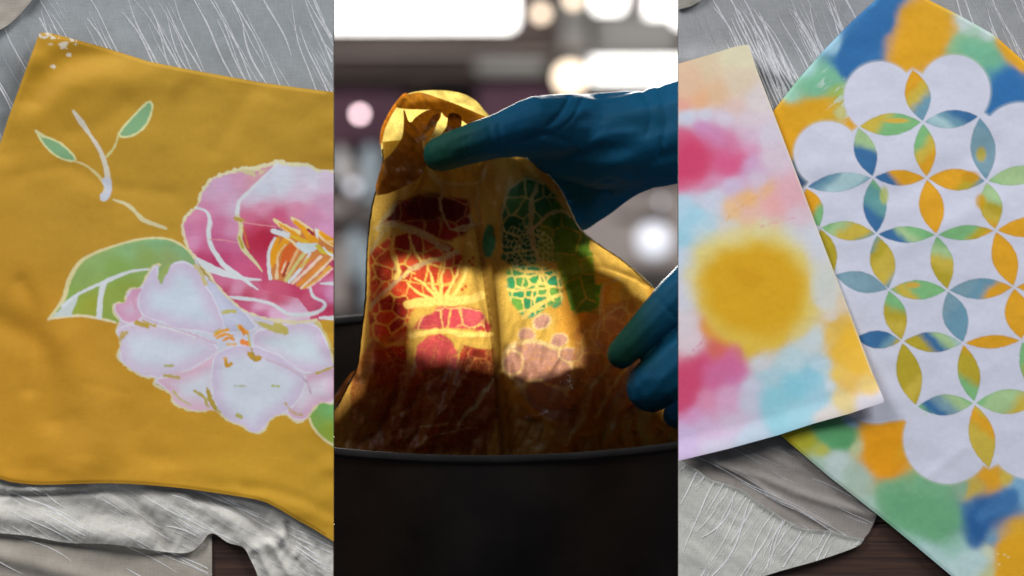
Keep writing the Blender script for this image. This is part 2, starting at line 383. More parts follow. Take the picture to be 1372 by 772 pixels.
# right, behind the painted sheets
PRt = [(908.7, -130), (1535, -130), (1535, 380), (908.7, 380)]
hRt = lambda X, Y: 1.4+1.6*(1+fbm(X/80+13, Y/60, 53, 3))+ridge(X, Y, curve([(900, 85), (960, 82), (1040, 95), (1090, 130)]), 14, 5)+0.7*fbm((X*.9-Y*.45)/10, (Y*.9+X*.45)/160, 58, 2)
cRt = lambda X, Y: np.clip(0.93-0.33*np.exp(-(segdist(X, Y, curve([(900, 102), (960, 104), (1030, 108), (1068, 135)]))[0]/13)**2)*(0.75+0.4*fbm(X/14, Y/14, 5, 2)), 0.3, 1)
g5 = sheet('sheer_gauze', PRt, 4, hRt, gz((148, 149, 155), 0.07, 51), M_gauze, cover=cRt, thick=1)
tag(g5, 'sheer grey gauze with white slub threads behind the watercolour sheets', 'gauze')
threads(g5, hRt, PRt, (0.43, 0.9), 130, 53, 70, 230, 1.1, 2.6, clusters=[(985, 10), (1010, 30), (1060, 30), (1080, 10), (1110, 0), (1350, 10), (1330, 30), (1040, 80)])
threads(g5, hRt, PRt, (0.46, 0.87), 140, 54, 25, 90, 0.35, 0.8)
PRf = [(908.7, -60), (965, -60), (950, -12), (938, 2), (925, 9), (908.7, 13)]
hRf = lambda X, Y: 10+2*fbm(X/20, Y/20, 9, 3)
g6 = sheet('sheer_gauze', PRf, 3, hRf, gz((150, 146, 140), 0.1, 64), M_gauze, cover=lambda X, Y: 0.9+0*X, thick=6)
tag(g6, 'small grey gauze corner turned over at the top edge above the pastel sheet', 'gauze')
PRu = [(908.7, 555), (1060, 540), (1110, 600), (1150, 655), (1175, 689), (1171, 700), (1164, 714), (1157, 722), (1140, 728), (1100, 722), (908.7, 760)]
hRu = lambda X, Y: 2+1.6*(1+fbm((X*.9+Y*.4)/60, (Y*.9-X*.4)/22, 61, 3))+ridge(X, Y, curve([(960, 622), (1020, 640), (1090, 668), (1170, 690)]), 6, 3)+ridge(X, Y, curve([(940, 612), (1000, 640), (1040, 668), (1110, 705)]), 4, 3)
g7 = sheet('sheer_gauze', PRu, 2.5, hRu, gz((150, 143, 141), 0.1, 63), M_gauze, cover=lambda X, Y: np.clip(0.84-0.32*smooth(660, 600, Y)*smooth(-.2, .5, fbm((X*.9+Y*.4)/70, (Y*.9-X*.4)/20, 66, 3)+0.25), .3, 1), thick=1.5)
tag(g7, 'darker single layer of grey gauze between the pastel sheet and the turned-back flap', 'gauze')
threads(g7, hRu, PRu, (0.88, 0.46), 26, 67, 50, 150, 0.6, 1.5)
threads(g7, hRu, PRu, (0.88, 0.46), 50, 68, 20, 60, 0.35, 0.7)
PRl = curve([(908.7, 612), (916, 619), (935, 630), (952, 642), (991, 655), (1010, 668), (1032, 683), (1054, 697), (1076, 708), (1109, 711), (1135, 718), (1158, 722)], 4)+curve([(1153, 729), (1139, 736), (1092, 752), (1023, 772), (960, 800), (908.7, 830)], 3)
hRl = lambda X, Y: 8+2.5*fbm((X*.6-Y*.8)/30, (Y*.6+X*.8)/80, 71, 3)+2.5*np.exp(-(segdist(X, Y, PRl[:44])[0]/4)**2)
g8 = sheet('sheer_gauze', PRl, 2.2, hRl, gz((192, 191, 188), 0.07, 73), M_gauze, cover=lambda X, Y: np.clip(0.95-0.22*np.exp(-(((X-915)/22)**2+((Y-640)/26)**2))+0.05*fbm(X/25, Y/25, 75, 3), .4, 1), thick=4)
tag(g8, 'pale gauze flap turned back over the darker layer beside bare wood', 'gauze')
threads(g8, hRl, PRl, (0.55, -0.8), 160, 78, 30, 90, 0.3, 0.6, bright=True)
threads(g8, hRl, PRl, (0.5, -0.85), 60, 77, 40, 140, 1.2, 2.2, bend=0.5, lift=0.7, bright=True)

# ------------------------------------------------------------------ mustard cloth with painted camellias
CL = [(54, 45), (64, 44), (100, 53), (140, 64), (200, 83), (250, 93), (300, 102), (350, 111), (400, 118), (447.4, 124)]
CLb = curve([(447.4, 725), (420, 708), (395, 694), (370, 679), (345, 669), (290, 660), (230, 652), (150, 647), (60, 649), (20, 646), (0, 641), (-60, 628), (-160, 600)], 4)
CLOTH = CL+CLb+[(-160, 560), (0, 197), (12, 160), (30, 110)]
def hcl(X, Y):
    h = 23+4.0*fbm(X/170+1.3, Y/150, 81, 3)+0.9*fbm(X/60, Y/52, 85, 2)+0.12*fbm(X/16, Y/16, 88, 2)
    h = h-ridge(X, Y, curve([(45, 130), (90, 85), (150, 70)]), 20, 6)+ridge(X, Y, curve([(30, 160), (110, 110), (230, 100)]), 26, 4)
    h = h+ridge(X, Y, curve([(240, 110), (220, 140), (215, 190)]), 14, 1.6)-ridge(X, Y, curve([(340, 120), (320, 150), (290, 200)]), 14, 1.6)
    h = h-ridge(X, Y, curve([(0, 430), (60, 470), (70, 560)]), 20, 5)+ridge(X, Y, curve([(90, 460), (130, 560), (110, 630)]), 28, 5)-ridge(X, Y, curve([(30, 380), (46, 420), (40, 520)]), 12, 3)
    h = h-ridge(X, Y, curve([(170, 560), (190, 610), (260, 635)]), 20, 2.2)+ridge(X, Y, curve([(200, 640), (320, 640), (440, 690)]), 20, 2.5)
    h = h-ridge(X, Y, curve([(330, 655), (380, 660), (447, 690)]), 9, 1.8)-ridge(X, Y, [(95, 180), (140, 165), (170, 140)], 16, 2)
    h = h-ridge(X, Y, curve([(30, 235), (90, 225), (150, 250), (230, 260)]), 10, 1.0)
    for k in range(26):
        a = rng_w[k]; h = h+ridge(X, Y, [(a[0], a[1]), (a[0]+a[2], a[1]+a[3])], 6+a[4]*5, 0.35*(1 if k % 2 else -1))
    e = sdf(X, Y, CLOTH)
    return h-1.2*smooth(-5, 0, e)*(X < 438)+3*fbm(X/60, Y/40, 89, 2)*smooth(-60, 0, e)
rng_w = np.random.RandomState(5).rand(26, 5)*[448, 640, 60, 30, 1]; rng_w[:, 3] -= 15
PINK = curve([(245, 303), (250, 290), (258, 281), (265, 277), (270, 259), (276, 249), (285, 240), (307, 232), (325, 227), (346, 225), (360, 219), (373, 217.5), (391, 219), (415, 221), (424, 227)], 4)+[(450, 229), (450, 428)]+curve([(420, 430), (398, 432), (375, 430), (350, 425), (326, 415), (309, 401), (297, 389), (286, 374), (278, 362), (265, 349), (254, 335), (248, 320)], 4)
WHT = curve([(214, 355), (205, 357), (197, 371), (188, 385), (174, 388), (169, 397), (168, 405), (153, 408), (154, 420), (161, 431), (156, 445), (163, 457), (159, 478), (171, 491), (191, 504), (208, 507), (208, 517), (228, 525), (234, 540), (254, 549), (270, 551), (285, 549), (298, 556), (307, 564), (326, 571), (334, 577), (345, 580), (356, 575), (364, 561), (383, 555), (397, 565), (411, 561), (421, 547), (432, 539), (450, 537), (452, 500), (447, 484), (443, 470), (435, 446), (424, 430), (400, 420), (350, 400), (290, 360), (264, 346), (262, 356), (248, 350), (234, 352), (227, 361), (222, 369), (217, 374), (213, 366)], 4, True)
LEAF = curve([(67, 427), (77, 414), (87, 399), (95, 372), (110, 350), (132, 338), (160, 328), (188, 321), (214, 319), (233, 323), (250, 333), (262, 346)], 4)+[(262, 370), (180, 440)]+[(156, 432), (140, 428), (110, 424), (90, 425)]
LEAF2 = curve([(415, 561), (424, 545), (436, 538), (450, 537), (450, 598), (440, 592), (427, 580)], 4, True)
SL1 = curve([(160, 180), (177, 159), (198, 138), (204, 139), (205, 147), (198, 166), (185, 179), (170, 184)], 4, True)
SL2 = curve([(50, 176), (60, 183), (82, 192), (100, 209), (101, 216), (90, 215), (76, 209), (61, 195)], 4, True)
TW = [([(100, 150), (110, 164), (121, 180), (134, 200), (143, 224), (145.5, 247), (140, 266)], [4, 8, 4.5, 5.5, 7, 8.5, 9]),
      ([(160, 181), (154, 198), (144, 210)], [2.5, 3, 3.5]), ([(100, 216), (116, 222), (131, 234), (140, 246)], [2.5, 3, 4, 4]),
      ([(153, 268), (172, 275), (184, 286), (193, 295), (208, 301), (223, 306)], [2, 5.5, 5, 6, 5, 3.5])]
CREAM = (212, 200, 150); WLINE = (205, 208, 216)
def stroke(C, X, Y, P, wd, col, soft=0.9, wob=0.6, seed=3, sm=True, al=1.0):
    if len(P) > 2 and sm:
        n = 5; Q = curve(P, n); wi = np.interp(np.linspace(0, len(P)-1, len(Q)), range(len(P)), wd if np.ndim(wd) else [wd]*len(P))
    else: Q = P; wi = wd if np.ndim(wd) else [wd]*len(P)
    Qx = np.array(Q)[:, 0]; Qy = np.array(Q)[:, 1]
    mg = 12+np.max(wi)/2+(soft*2 if soft > 3 else 0)
    k = (X > Qx.min()-mg) & (X < Qx.max()+mg) & (Y > Qy.min()-mg) & (Y < Qy.max()+mg)
    if not k.any(): return C
    d = segdist(X[k], Y[k], Q, wi)[0]+wob*fbm(X[k]/5, Y[k]/5, seed, 2)
    m = al*smooth(soft, -soft, d); C = C.copy(); C[k] = over(C[k], m, own(col) if np.ndim(col) == 1 or isinstance(col, tuple) else col[k]); return C
def fillp(C, X, Y, P, col, soft=1.0, wob=0.8, seed=2):
    Pa = np.array(P); k = (X > Pa[:, 0].min()-10) & (X < Pa[:, 0].max()+10) & (Y > Pa[:, 1].min()-10) & (Y < Pa[:, 1].max()+10)
    if not k.any(): return C
    d = sdf(X[k], Y[k], P)+wob*fbm(X[k]/7, Y[k]/7, seed, 2)
    C = C.copy(); cc = col[k] if isinstance(col, np.ndarray) and col.ndim == 2 else own(col)
    C[k] = over(C[k], smooth(soft, -soft, d), cc); return C
def ccl(X, Y):
    wx = X+3*fbm(X/18, Y/18, 90, 3); wy = Y+3*fbm(X/18, Y/18, 95, 3)
    base = splat(X, Y, [(40, 60, (168, 124, 22)), (250, 150, (172, 132, 38)), (400, 180, (170, 130, 36)), (100, 300, (178, 134, 40)), (60, 450, (184, 130, 28)), (20, 600, (194, 138, 30)), (130, 560, (192, 140, 38)), (200, 620, (194, 142, 34)), (330, 640, (196, 148, 38)), (440, 640, (182, 138, 32)), (230, 280, (178, 136, 40))], 1.2, 60)
    C = base/E*1.05*(1+0.03*fbm(X/45, Y/40, 97, 3))[..., None]
    # frayed white corner
    f = fbm(X/6, Y/4, 99, 3)
    C = over(C, smooth(0.1, 0.25, f-0.03*(Y-47)-0.004*np.abs(X-80)+0.12)*(Y < 66)*(X < 130), own((200, 192, 180)))
    for x, y, r in ((86, 61, 5), (95, 74, 3), (73, 90, 2.5), (66, 60, 2)): C = over(C, smooth(r+1, r-1, np.hypot((X-x)/1.5, Y-y)+3.2*fbm(X/3.5, Y/3, 98, 2)+1), own((205, 195, 180)))
    # leaf
    lf = splat(wx, wy, [(110, 370, (138, 165, 92)), (130, 350, (142, 172, 104)), (170, 335, (140, 178, 122)), (210, 325, (128, 172, 125)), (240, 335, (125, 165, 120)), (160, 360, (132, 165, 82)), (95, 400, (130, 165, 80)), (120, 410, (152, 156, 52)), (110, 415, (150, 160, 60)), (170, 390, (140, 158, 66)), (150, 420, (138, 160, 72)), (200, 345, (138, 162, 88)), (230, 345, (140, 155, 95))], 2, 15)/E
    C = fillp(C, X, Y, LEAF, lf); C = stroke(C, X, Y, [(66, 428), (77, 414), (87, 399), (95, 372), (110, 350), (132, 338), (160, 328), (188, 321), (214, 319), (233, 323), (250, 333), (262, 347)], [3, 4, 6, 6, 5, 4, 3, 3, 3, 3, 3, 3], CREAM)
    C = stroke(C, X, Y, [(67, 427), (90, 424), (112, 423), (140, 428), (156, 432)], 3.5, (215, 200, 165))
    C = fillp(C, X, Y, [(70, 424), (88, 410), (106, 395), (104, 403), (98, 419), (98, 424)], (190, 198, 200))
    C = stroke(C, X, Y, [(86, 410), (108, 393), (132, 382), (150, 374), (176, 364), (200, 361)], [6, 4, 4, 6, 3.5, 2.5], WLINE)
    C = stroke(C, X, Y, [(140, 380), (136, 398), (134, 424)], [8, 7, 8], WLINE)
    # second leaf
    l2 = splat(X, Y, [(435, 550, (105, 160, 92)), (445, 545, (110, 165, 100)), (440, 575, (150, 172, 60)), (425, 562, (125, 160, 75))], 2, 15)/E
    C = fillp(C, X, Y, LEAF2, l2); C = stroke(C, X, Y, [(415, 560), (420, 572), (429, 583), (440, 592), (450, 597)], 3.6, CREAM)
    # white blossom
    wp = [(230, 380, (186, 192, 208)), (215, 395, (196, 194, 212)), (250, 420, (192, 204, 220)), (190, 420, (200, 184, 204)), (178, 400, (205, 165, 188)), (165, 420, (196, 178, 205)), (205, 455, (196, 202, 222)), (180, 465, (204, 196, 214)), (240, 480, (198, 206, 222)), (262, 505, (212, 178, 194)), (230, 505, (200, 196, 212)), (250, 530, (196, 198, 214)), (300, 440, (196, 198, 218)), (330, 470, (192, 198, 216)), (300, 520, (194, 200, 216)), (340, 550, (198, 200, 214)), (350, 575, (208, 200, 206)), (400, 540, (208, 178, 190)), (390, 480, (194, 206, 216)), (420, 460, (198, 198, 212)), (400, 440, (204, 184, 202)), (430, 510, (202, 196, 212)), (300, 400, (184, 190, 214)), (270, 385, (192, 196, 212)), (330, 430, (198, 190, 208))]
    wc = splat(wx, wy, wp, 2, 24)/E*(1+0.02*fbm(X/8, Y/8, 77, 2))[..., None]
    C = fillp(C, X, Y, WHT, wc, wob=1.2)
    C = stroke(C, X, Y, WHT[:170:3], 2.6, (205, 192, 140), wob=1.8, al=0.75)
    sp = fbm(X/7, Y/7, 102, 3); ed = np.abs(sdf(X, Y, WHT))
    C = over(C, smooth(0.32, 0.55, sp)*smooth(9, 3, ed)*inpoly(X, Y, WHT)*0.6, own((176, 158, 78)))
    # its petals, back to front: pale middle, lilac rim, thin white outline
    for P, ci, ce in ((curve([(272, 388), (288, 372), (330, 420), (345, 440), (310, 446), (286, 430)], 4, True), (190, 194, 216), (180, 180, 206)),
                      (curve([(340, 448), (372, 436), (418, 432), (440, 460), (450, 495), (415, 500), (375, 488), (345, 470)], 4, True), (196, 206, 218), (198, 180, 206)),
                      (curve([(208, 509), (235, 500), (270, 486), (296, 470), (300, 500), (296, 552), (262, 550), (232, 540), (226, 524)], 4, True), (198, 200, 214), (208, 170, 194)),
                      (curve([(400, 506), (425, 498), (450, 492), (450, 536), (425, 545), (408, 562), (390, 560), (382, 545), (386, 520)], 4, True), (202, 196, 212), (202, 164, 190)),
                      (curve([(286, 480), (305, 466), (345, 464), (385, 482), (410, 505), (402, 530), (384, 552), (364, 562), (345, 580), (318, 570), (296, 554), (284, 520)], 4, True), (198, 204, 219), (196, 182, 208)),
                      (curve([(156, 446), (175, 434), (215, 436), (255, 446), (286, 458), (288, 474), (262, 492), (230, 503), (191, 504), (168, 490), (160, 470)], 4, True), (198, 204, 220), (200, 184, 208)),
                      (curve([(154, 412), (168, 400), (176, 388), (190, 386), (196, 410), (188, 428), (168, 432)], 4, True), (198, 180, 204), (202, 150, 182)),
                      (curve([(186, 400), (196, 372), (208, 357), (216, 374), (234, 352), (262, 358), (278, 382), (296, 420), (300, 446), (262, 444), (215, 432), (190, 420)], 4, True), (188, 198, 214), (194, 180, 206))):
        dd = sdf(wx, wy, P); k = smooth(1.2, -1.2, dd)*inpoly(X, Y, WHT); g_ = smooth(-26, -2, dd)[..., None]
        pcol = ((own(ci)*1.07)*(1-g_)+(own(ce)*1.05)*g_)*(1+0.025*fbm(X/22, Y/22, 78, 2))[..., None]
        C = C*(1-k[..., None])+pcol*k[..., None]
        C = over(C, 0.7*smooth(1.8, 0.3, np.abs(dd+0.5)+0.5*fbm(X/8, Y/8, 79, 2))*inpoly(X, Y, WHT), own((214, 214, 226)))
    C = stroke(C, X, Y, WHT[:170:3], 2.4, (208, 198, 158), wob=1.8, al=0.8)
    for P, wd, c in (([(191, 423), (212, 434), (234, 440), (265, 450), (290, 460)], 2.2, (198, 172, 196)), ([(180, 436), (220, 438), (262, 452)], 1.6, (214, 214, 222)), ([(356, 481), (385, 492), (410, 510), (417, 527)], 1.5, (186, 160, 178)), ([(330, 470), (380, 490), (410, 502), (447, 490)], 2.2, (200, 178, 196)), ([(188, 388), (180, 400), (182, 412)], 4, (202, 150, 178)), ([(235, 500), (262, 498), (275, 485)], 3, (208, 178, 196)), ([(383, 540), (392, 552), (405, 556)], 2.4, (190, 160, 110)), ([(262, 356), (270, 366), (276, 380)], 5, (196, 180, 130)), ([(268, 352), (278, 368), (290, 380)], 4, (168, 138, 52)),
                     ([(342, 430), (365, 440), (384, 446)], [2, 8, 5], (186, 172, 96)), ([(372, 434), (382, 442)], 9, (186, 170, 90)), ([(424, 432), (436, 446), (445, 470)], 3.5, (196, 178, 110)), ([(425, 500), (440, 494), (450, 490)], 3, (184, 162, 80)), ([(295, 552), (288, 546), (286, 536)], 4, (186, 162, 84)),
                     ([(183, 433), (198, 436)], 7, (180, 150, 62)), ([(208, 437), (193, 430)], 4, (186, 156, 70)), ([(165, 446), (162, 455), (170, 446)], 5, (186, 160, 100)), ([(222, 503), (240, 506)], 5, (182, 160, 84)), ([(278, 520), (284, 538), (290, 549)], [3, 7, 5], (172, 146, 58)), ([(262, 524), (274, 532), (280, 545)], 4, (176, 158, 84)), ([(233, 524), (243, 535), (256, 542)], 2.5, (188, 176, 126)), ([(223, 490), (232, 490)], 4, (170, 165, 96)),
                     ([(215, 372), (222, 364), (227, 356)], [6, 7, 4], (148, 166, 92)), ([(217, 378), (219, 368)], 5, (150, 168, 98)), ([(300, 418), (316, 417)], 4, (186, 176, 100)), ([(366, 517), (374, 517)], 3, (176, 178, 100)), ([(315, 517), (330, 517)], 2, (170, 172, 130)), ([(319, 556), (323, 558)], 6, (178, 170, 100))):
        C = stroke(C, X, Y, P, wd, c, soft=1.4, wob=1.4)
    for P, wd, c in (([(289, 450), (297, 444), (306, 442)], 4.5, (222, 158, 40)), ([(291, 453), (302, 448), (312, 450)], 4, (224, 150, 40)), ([(300, 456), (308, 452), (314, 455)], 3.5, (218, 140, 40)), ([(322, 438), (331, 446)], 6, (226, 150, 50)), ([(324, 440), (328, 448)], 4, (216, 130, 40)), ([(326, 458), (333, 460)], 7, (226, 130, 60)), ([(305, 461), (316, 461)], 3.5, (220, 170, 110)), ([(335, 474), (342, 480), (348, 480)], 7, (186, 142, 40)), ([(338, 468), (341, 482)], 3, (170, 140, 60)), ([(303, 480), (305, 490), (311, 487)], 5, (202, 148, 50)), ([(300, 480), (306, 480)], 3, (216, 160, 110)), ([(333, 448), (336, 464)], 2, (190, 180, 90)), ([(286, 447), (296, 440)], 1.5, (190, 170, 90)), ([(318, 436), (322, 446)], 1.3, (190, 190, 150))):
        C = stroke(C, X, Y, P, wd, c, soft=1.0, wob=1.2)
    # pink blossom
    A = splat(wx, wy, [(380, 245, (202, 205, 222)), (350, 255, (198, 202, 220)), (420, 240, (206, 200, 220)), (440, 245, (206, 185, 210)), (345, 265, (202, 190, 212)), (400, 262, (206, 186, 208)), (440, 270, (196, 150, 182)), (350, 278, (208, 135, 165)), (400, 280, (204, 128, 160)), (340, 292, (202, 105, 140)), (375, 292, (198, 88, 128)), (420, 290, (196, 130, 166)), (440, 310, (200, 140, 180)), (345, 305, (192, 60, 95)), (350, 315, (168, 22, 56)), (360, 325, (170, 24, 60)), (345, 330, (176, 34, 66)), (358, 345, (180, 46, 84)), (350, 358, (190, 62, 100)), (355, 375, (190, 70, 108)), (340, 345, (184, 56, 92)),
        (400, 385, (186, 56, 96)), (380, 395, (194, 80, 112)), (420, 400, (200, 84, 116)), (400, 415, (198, 80, 112)), (360, 385, (196, 86, 118)), (440, 350, (182, 60, 100)), (432, 400, (196, 80, 130)), (445, 395, (204, 140, 182)), (440, 415, (188, 50, 90))], 2.3, 13)
    B = splat(wx, wy, [(300, 248, (198, 158, 192)), (325, 240, (202, 148, 180)), (340, 240, (206, 150, 165)), (285, 262, (200, 160, 190)), (300, 275, (204, 150, 184)), (280, 280, (204, 130, 168)), (312, 280, (200, 172, 198)), (295, 300, (196, 104, 148)), (310, 310, (202, 140, 175)), (292, 320, (190, 90, 135)), (305, 330, (196, 100, 145)), (330, 350, (194, 84, 128)), (300, 345, (184, 62, 110)), (325, 365, (196, 84, 126)), (340, 370, (192, 76, 116)), (335, 380, (196, 90, 122))], 2.2, 14)
    Lp = splat(wx, wy, [(262, 290, (206, 135, 168)), (256, 305, (200, 118, 160)), (272, 300, (202, 112, 155)), (262, 325, (206, 140, 178)), (275, 330, (196, 96, 140)), (272, 345, (184, 60, 105)), (290, 353, (178, 50, 96))], 2, 12)
    Lw = splat(wx, wy, [(300, 380, (200, 110, 148)), (320, 388, (206, 140, 172)), (345, 395, (198, 96, 130)), (300, 388, (180, 60, 90)), (330, 396, (184, 66, 96)), (370, 400, (196, 82, 114)), (312, 404, (186, 62, 100)), (330, 414, (196, 90, 130)), (350, 412, (216, 168, 198)), (370, 420, (218, 172, 204)), (350, 420, (192, 80, 130)), (385, 428, (214, 180, 208))], 2.4, 11)
    pc = A
    pL1 = [(240, 200), (373, 216), (349, 242), (333, 258), (321, 269), (319, 290), (324, 304), (322, 322), (333, 341), (352, 364), (352, 390), (240, 390)]
    pc = over(pc, inpoly(X, Y, pL1).astype(float), [0, 0, 0])+B*inpoly(X, Y, pL1)[..., None]
    pL2 = [(240, 270), (265, 277), (279, 286), (282, 300), (280, 312), (283, 328), (291, 342), (303, 357), (320, 372), (240, 372)]
    k = inpoly(X, Y, pL2); pc = np.where(k[..., None], Lp, pc)
    pL3 = [(262, 360), (300, 367), (345, 375), (352, 388), (400, 400), (416, 420), (416, 440), (300, 440)]
    k = inpoly(X, Y, pL3); pc = np.where(k[..., None], Lw, pc)
    streak = fbm(X/14, Y/2.2, 110, 3)*0.06
    C = fillp(C, X, Y, PINK, pc/E*(1+streak)[..., None], wob=1.2)
    C = stroke(C, X, Y, [(245, 303), (250, 290), (264, 277), (270, 259), (285, 240), (307, 232), (325, 227), (346, 225), (373, 218), (391, 221), (415, 222), (424, 228), (450, 230)], [4, 4, 4, 3.5, 4, 5, 7, 6, 6, 4, 4, 3, 2], (214, 206, 168), wob=2)
    C = stroke(C, X, Y, [(320, 230), (336, 231), (344, 236), (360, 226)], [5, 6, 4, 3], (202, 190, 150), wob=2.5)
    C = stroke(C, X, Y, [(245, 303), (249, 320), (254, 334), (265, 347), (276, 360), (286, 375), (297, 389), (309, 401), (326, 415), (350, 425), (375, 430), (398, 432), (424, 429)], [4, 4, 4, 5, 4, 3, 3, 3, 3, 3, 5, 5, 3], (212, 200, 170), wob=1.6)
    for P, wd, c in (([(264, 279), (272, 281), (279, 286), (282, 298), (280, 310), (283, 328), (291, 342), (302, 357), (320, 369), (333, 379), (346, 388)], [3, 3, 4, 6, 6, 6, 6, 7, 6, 4, 1.5], WLINE),
                     ([(264, 346), (280, 358), (300, 366), (325, 373), (350, 375)], [3, 11, 9, 5, 1.5], WLINE),
                     ([(373, 219), (366, 226), (349, 242), (333, 258), (322, 269), (319, 282), (319, 292)], [3, 3, 4, 4, 5, 6, 5], WLINE),
                     ([(319, 290), (324, 304), (322, 320), (326, 332), (334, 342), (343, 352), (352, 364)], [5, 6, 7, 7, 5, 4, 1.5], (205, 198, 158)),
                     ([(316, 293), (326, 296)], 5, (182, 150, 70)), ([(321, 318), (326, 332)], 3.5, (178, 160, 60)), ([(327, 305), (331, 325), (334, 333)], [2, 3, 2], (196, 100, 50)),
                     ([(282, 321), (300, 322), (320, 326)], 1.6, (212, 140, 150)), ([(326, 298), (345, 301), (370, 304)], [2, 2, 1], (214, 140, 150)),
                     ([(309, 398), (325, 400), (343, 402), (366, 408), (378, 416), (390, 421), (415, 421), (430, 416), (436, 409), (433, 404), (420, 397), (416, 384)], [3, 5, 4, 4, 5, 5, 6, 5, 4, 4, 4, 3], WLINE),
                     ([(430, 380), (450, 380)], [2, 5], WLINE), ([(429, 426), (450, 426)], [3, 7], WLINE), ([(382, 428), (412, 424)], 3, (208, 196, 206))):
        C = stroke(C, X, Y, P, wd, c)
    # stamens
    OR = (222, 150, 20); OD = (206, 92, 30); DR = (150, 30, 50)
    C = fillp(C, X, Y, [(368, 319), (378, 314), (392, 316), (408, 308), (430, 310), (447, 325), (447, 346), (425, 372), (410, 385), (385, 378), (362, 374), (359, 340)], (196, 120, 60), wob=1)
    for P, wd, c in (([(371, 322), (366, 338), (365, 356)], [8, 10, 5], OR), ([(384, 322), (374, 336), (370, 352)], [9, 8, 4], OR), ([(394, 330), (386, 340), (378, 364)], [10, 14, 8], OD),
                     ([(369, 319), (361, 336), (361, 362), (363, 373)], [3, 4, 5, 6], WLINE), ([(383, 328), (374, 340), (372, 358), (371, 372)], [1.5, 2, 3, 5], (222, 190, 150)),
                     ([(383, 318), (392, 324), (400, 332)], 3, (224, 200, 150)), ([(400, 334), (392, 350), (384, 366)], [3, 3.5, 3], (224, 170, 120)), ([(384, 350), (378, 365)], 2, (226, 200, 170)), ([(388, 352), (380, 370)], 2, (120, 30, 40)),
                     ([(408, 340), (396, 356), (384, 376)], [4, 4, 6], (196, 186, 120)), ([(416, 340), (402, 362), (388, 378)], [3, 4, 5], WLINE), ([(414, 346), (404, 358)], 3, (200, 170, 50)), ([(420, 352), (405, 368), (396, 378)], [5, 5, 4], (196, 90, 120)),
                     ([(430, 344), (412, 362), (392, 380)], [4, 4, 3], (224, 196, 178)), ([(438, 350), (418, 368), (400, 382)], [7, 7, 5], (214, 130, 50)), ([(446, 346), (424, 368), (404, 386)], [3, 4, 3], (226, 200, 170)), ([(442, 358), (424, 376), (408, 386)], [5, 4, 3], (218, 160, 60)), ([(446, 360), (425, 378), (412, 386)], 2, (224, 190, 180)),
                     ([(368, 295), (384, 306), (400, 312)], [4, 9, 8], (224, 204, 150)), ([(375, 300), (388, 309), (400, 316)], [3, 5, 4], OR), ([(392, 293), (404, 302), (416, 310)], [4, 9, 8], (222, 200, 150)), ([(396, 298), (408, 308), (412, 316)], [5, 8, 6], OR), ([(366, 310), (376, 312), (386, 315)], [6, 9, 7], WLINE),
                     ([(424, 308), (434, 318), (447, 326)], [4, 10, 9], (222, 198, 150)), ([(430, 312), (440, 320), (450, 326)], [5, 8, 8], OR), ([(424, 308), (426, 320)], 3, WLINE), ([(415, 318), (424, 323)], 8, OR), ([(390, 316), (404, 322), (418, 328)], [3, 6, 5], (216, 170, 40)),
                     ([(400, 328), (412, 333), (424, 330)], [6, 14, 8], (196, 206, 212)), ([(426, 330), (432, 336), (444, 340)], [5, 8, 5], (196, 176, 60)), ([(434, 332), (441, 340), (447, 343)], 3, WLINE), ([(436, 324), (450, 324)], 3, (226, 180, 120)), ([(413, 308), (420, 314)], 4, DR), ([(376, 304), (385, 312)], 1.3, (206, 120, 60)),
                     ([(372, 307), (378, 309)], 1.8, (120, 70, 90))):
        C = stroke(C, X, Y, P, wd, c, soft=0.8, wob=0.8)
    # sprig
    g = (124, 164, 122)
    for Q in (SL1, SL2):
        C = fillp(C, X, Y, Q, g); C = stroke(C, X, Y, Q[::2]+[Q[0]], 2.8, (206, 204, 150), sm=False)
    C = stroke(C, X, Y, [(49, 176), (60, 184)], [2.5, 3.5], (206, 200, 150))
    for i, (P, wd) in enumerate(TW): C = stroke(C, X, Y, P, wd, ((202, 194, 180), (200, 192, 130), (204, 186, 130), (204, 192, 150))[i])
    C = fillp(C, X, Y, curve([(138, 240), (150, 240), (150, 258), (145, 268), (136, 268), (136, 260), (142, 256)], 4, True), (190, 192, 206))
    return C
def pcl(X, Y):
    lab = np.zeros(len(X), int)
    lab[inpoly(X, Y, LEAF)] = 3; lab[inpoly(X, Y, LEAF2)] = 4; lab[inpoly(X, Y, WHT)] = 2; lab[inpoly(X, Y, PINK)] = 1
    st = inpoly(X, Y, [(368, 319), (366, 293), (380, 296), (392, 291), (410, 300), (424, 306), (447, 318), (450, 360), (425, 380), (405, 388), (385, 380), (362, 375), (359, 340)]); lab[st & (lab == 1)] = 9
    lab[inpoly(X, Y, curve([(287, 450), (300, 439), (318, 436), (330, 436), (338, 450), (334, 466), (318, 466), (300, 463)], 3, True))] = 10
    lab[inpoly(X, Y, SL1)] = 5; lab[inpoly(X, Y, SL2)] = 6
    for i, (P, wd) in enumerate(TW):
        d = segdist(X, Y, P, wd)[0]; lab[(d < 0.4) & (lab == 0)] = 8 if i == 3 else 7
    return lab, {1: ('painted_blossom', 'large pink camellia printed on the mustard cloth'), 2: ('painted_blossom', 'pale white camellia printed below the pink one'), 3: ('painted_leaf', 'large green leaf with white veins left of the blossoms'),
                 4: ('painted_leaf', 'green leaf cut by the right edge'), 5: ('painted_leaf', 'small green leaf at the tip of the upper twig'), 6: ('painted_leaf', 'small narrow green leaf on the left twig'), 7: ('painted_twig', 'forked cream twig with two leaves'),
                 8: ('painted_twig', 'short separate cream twig'), 9: ('painted_stamens', 'orange stamens of the pink camellia'), 10: ('painted_stamens', 'small orange stamens of the white camellia')}
cl = sheet('mustard_cloth', CLOTH, 1.25, hcl, ccl, M_cloth, parts=pcl, thick=3)
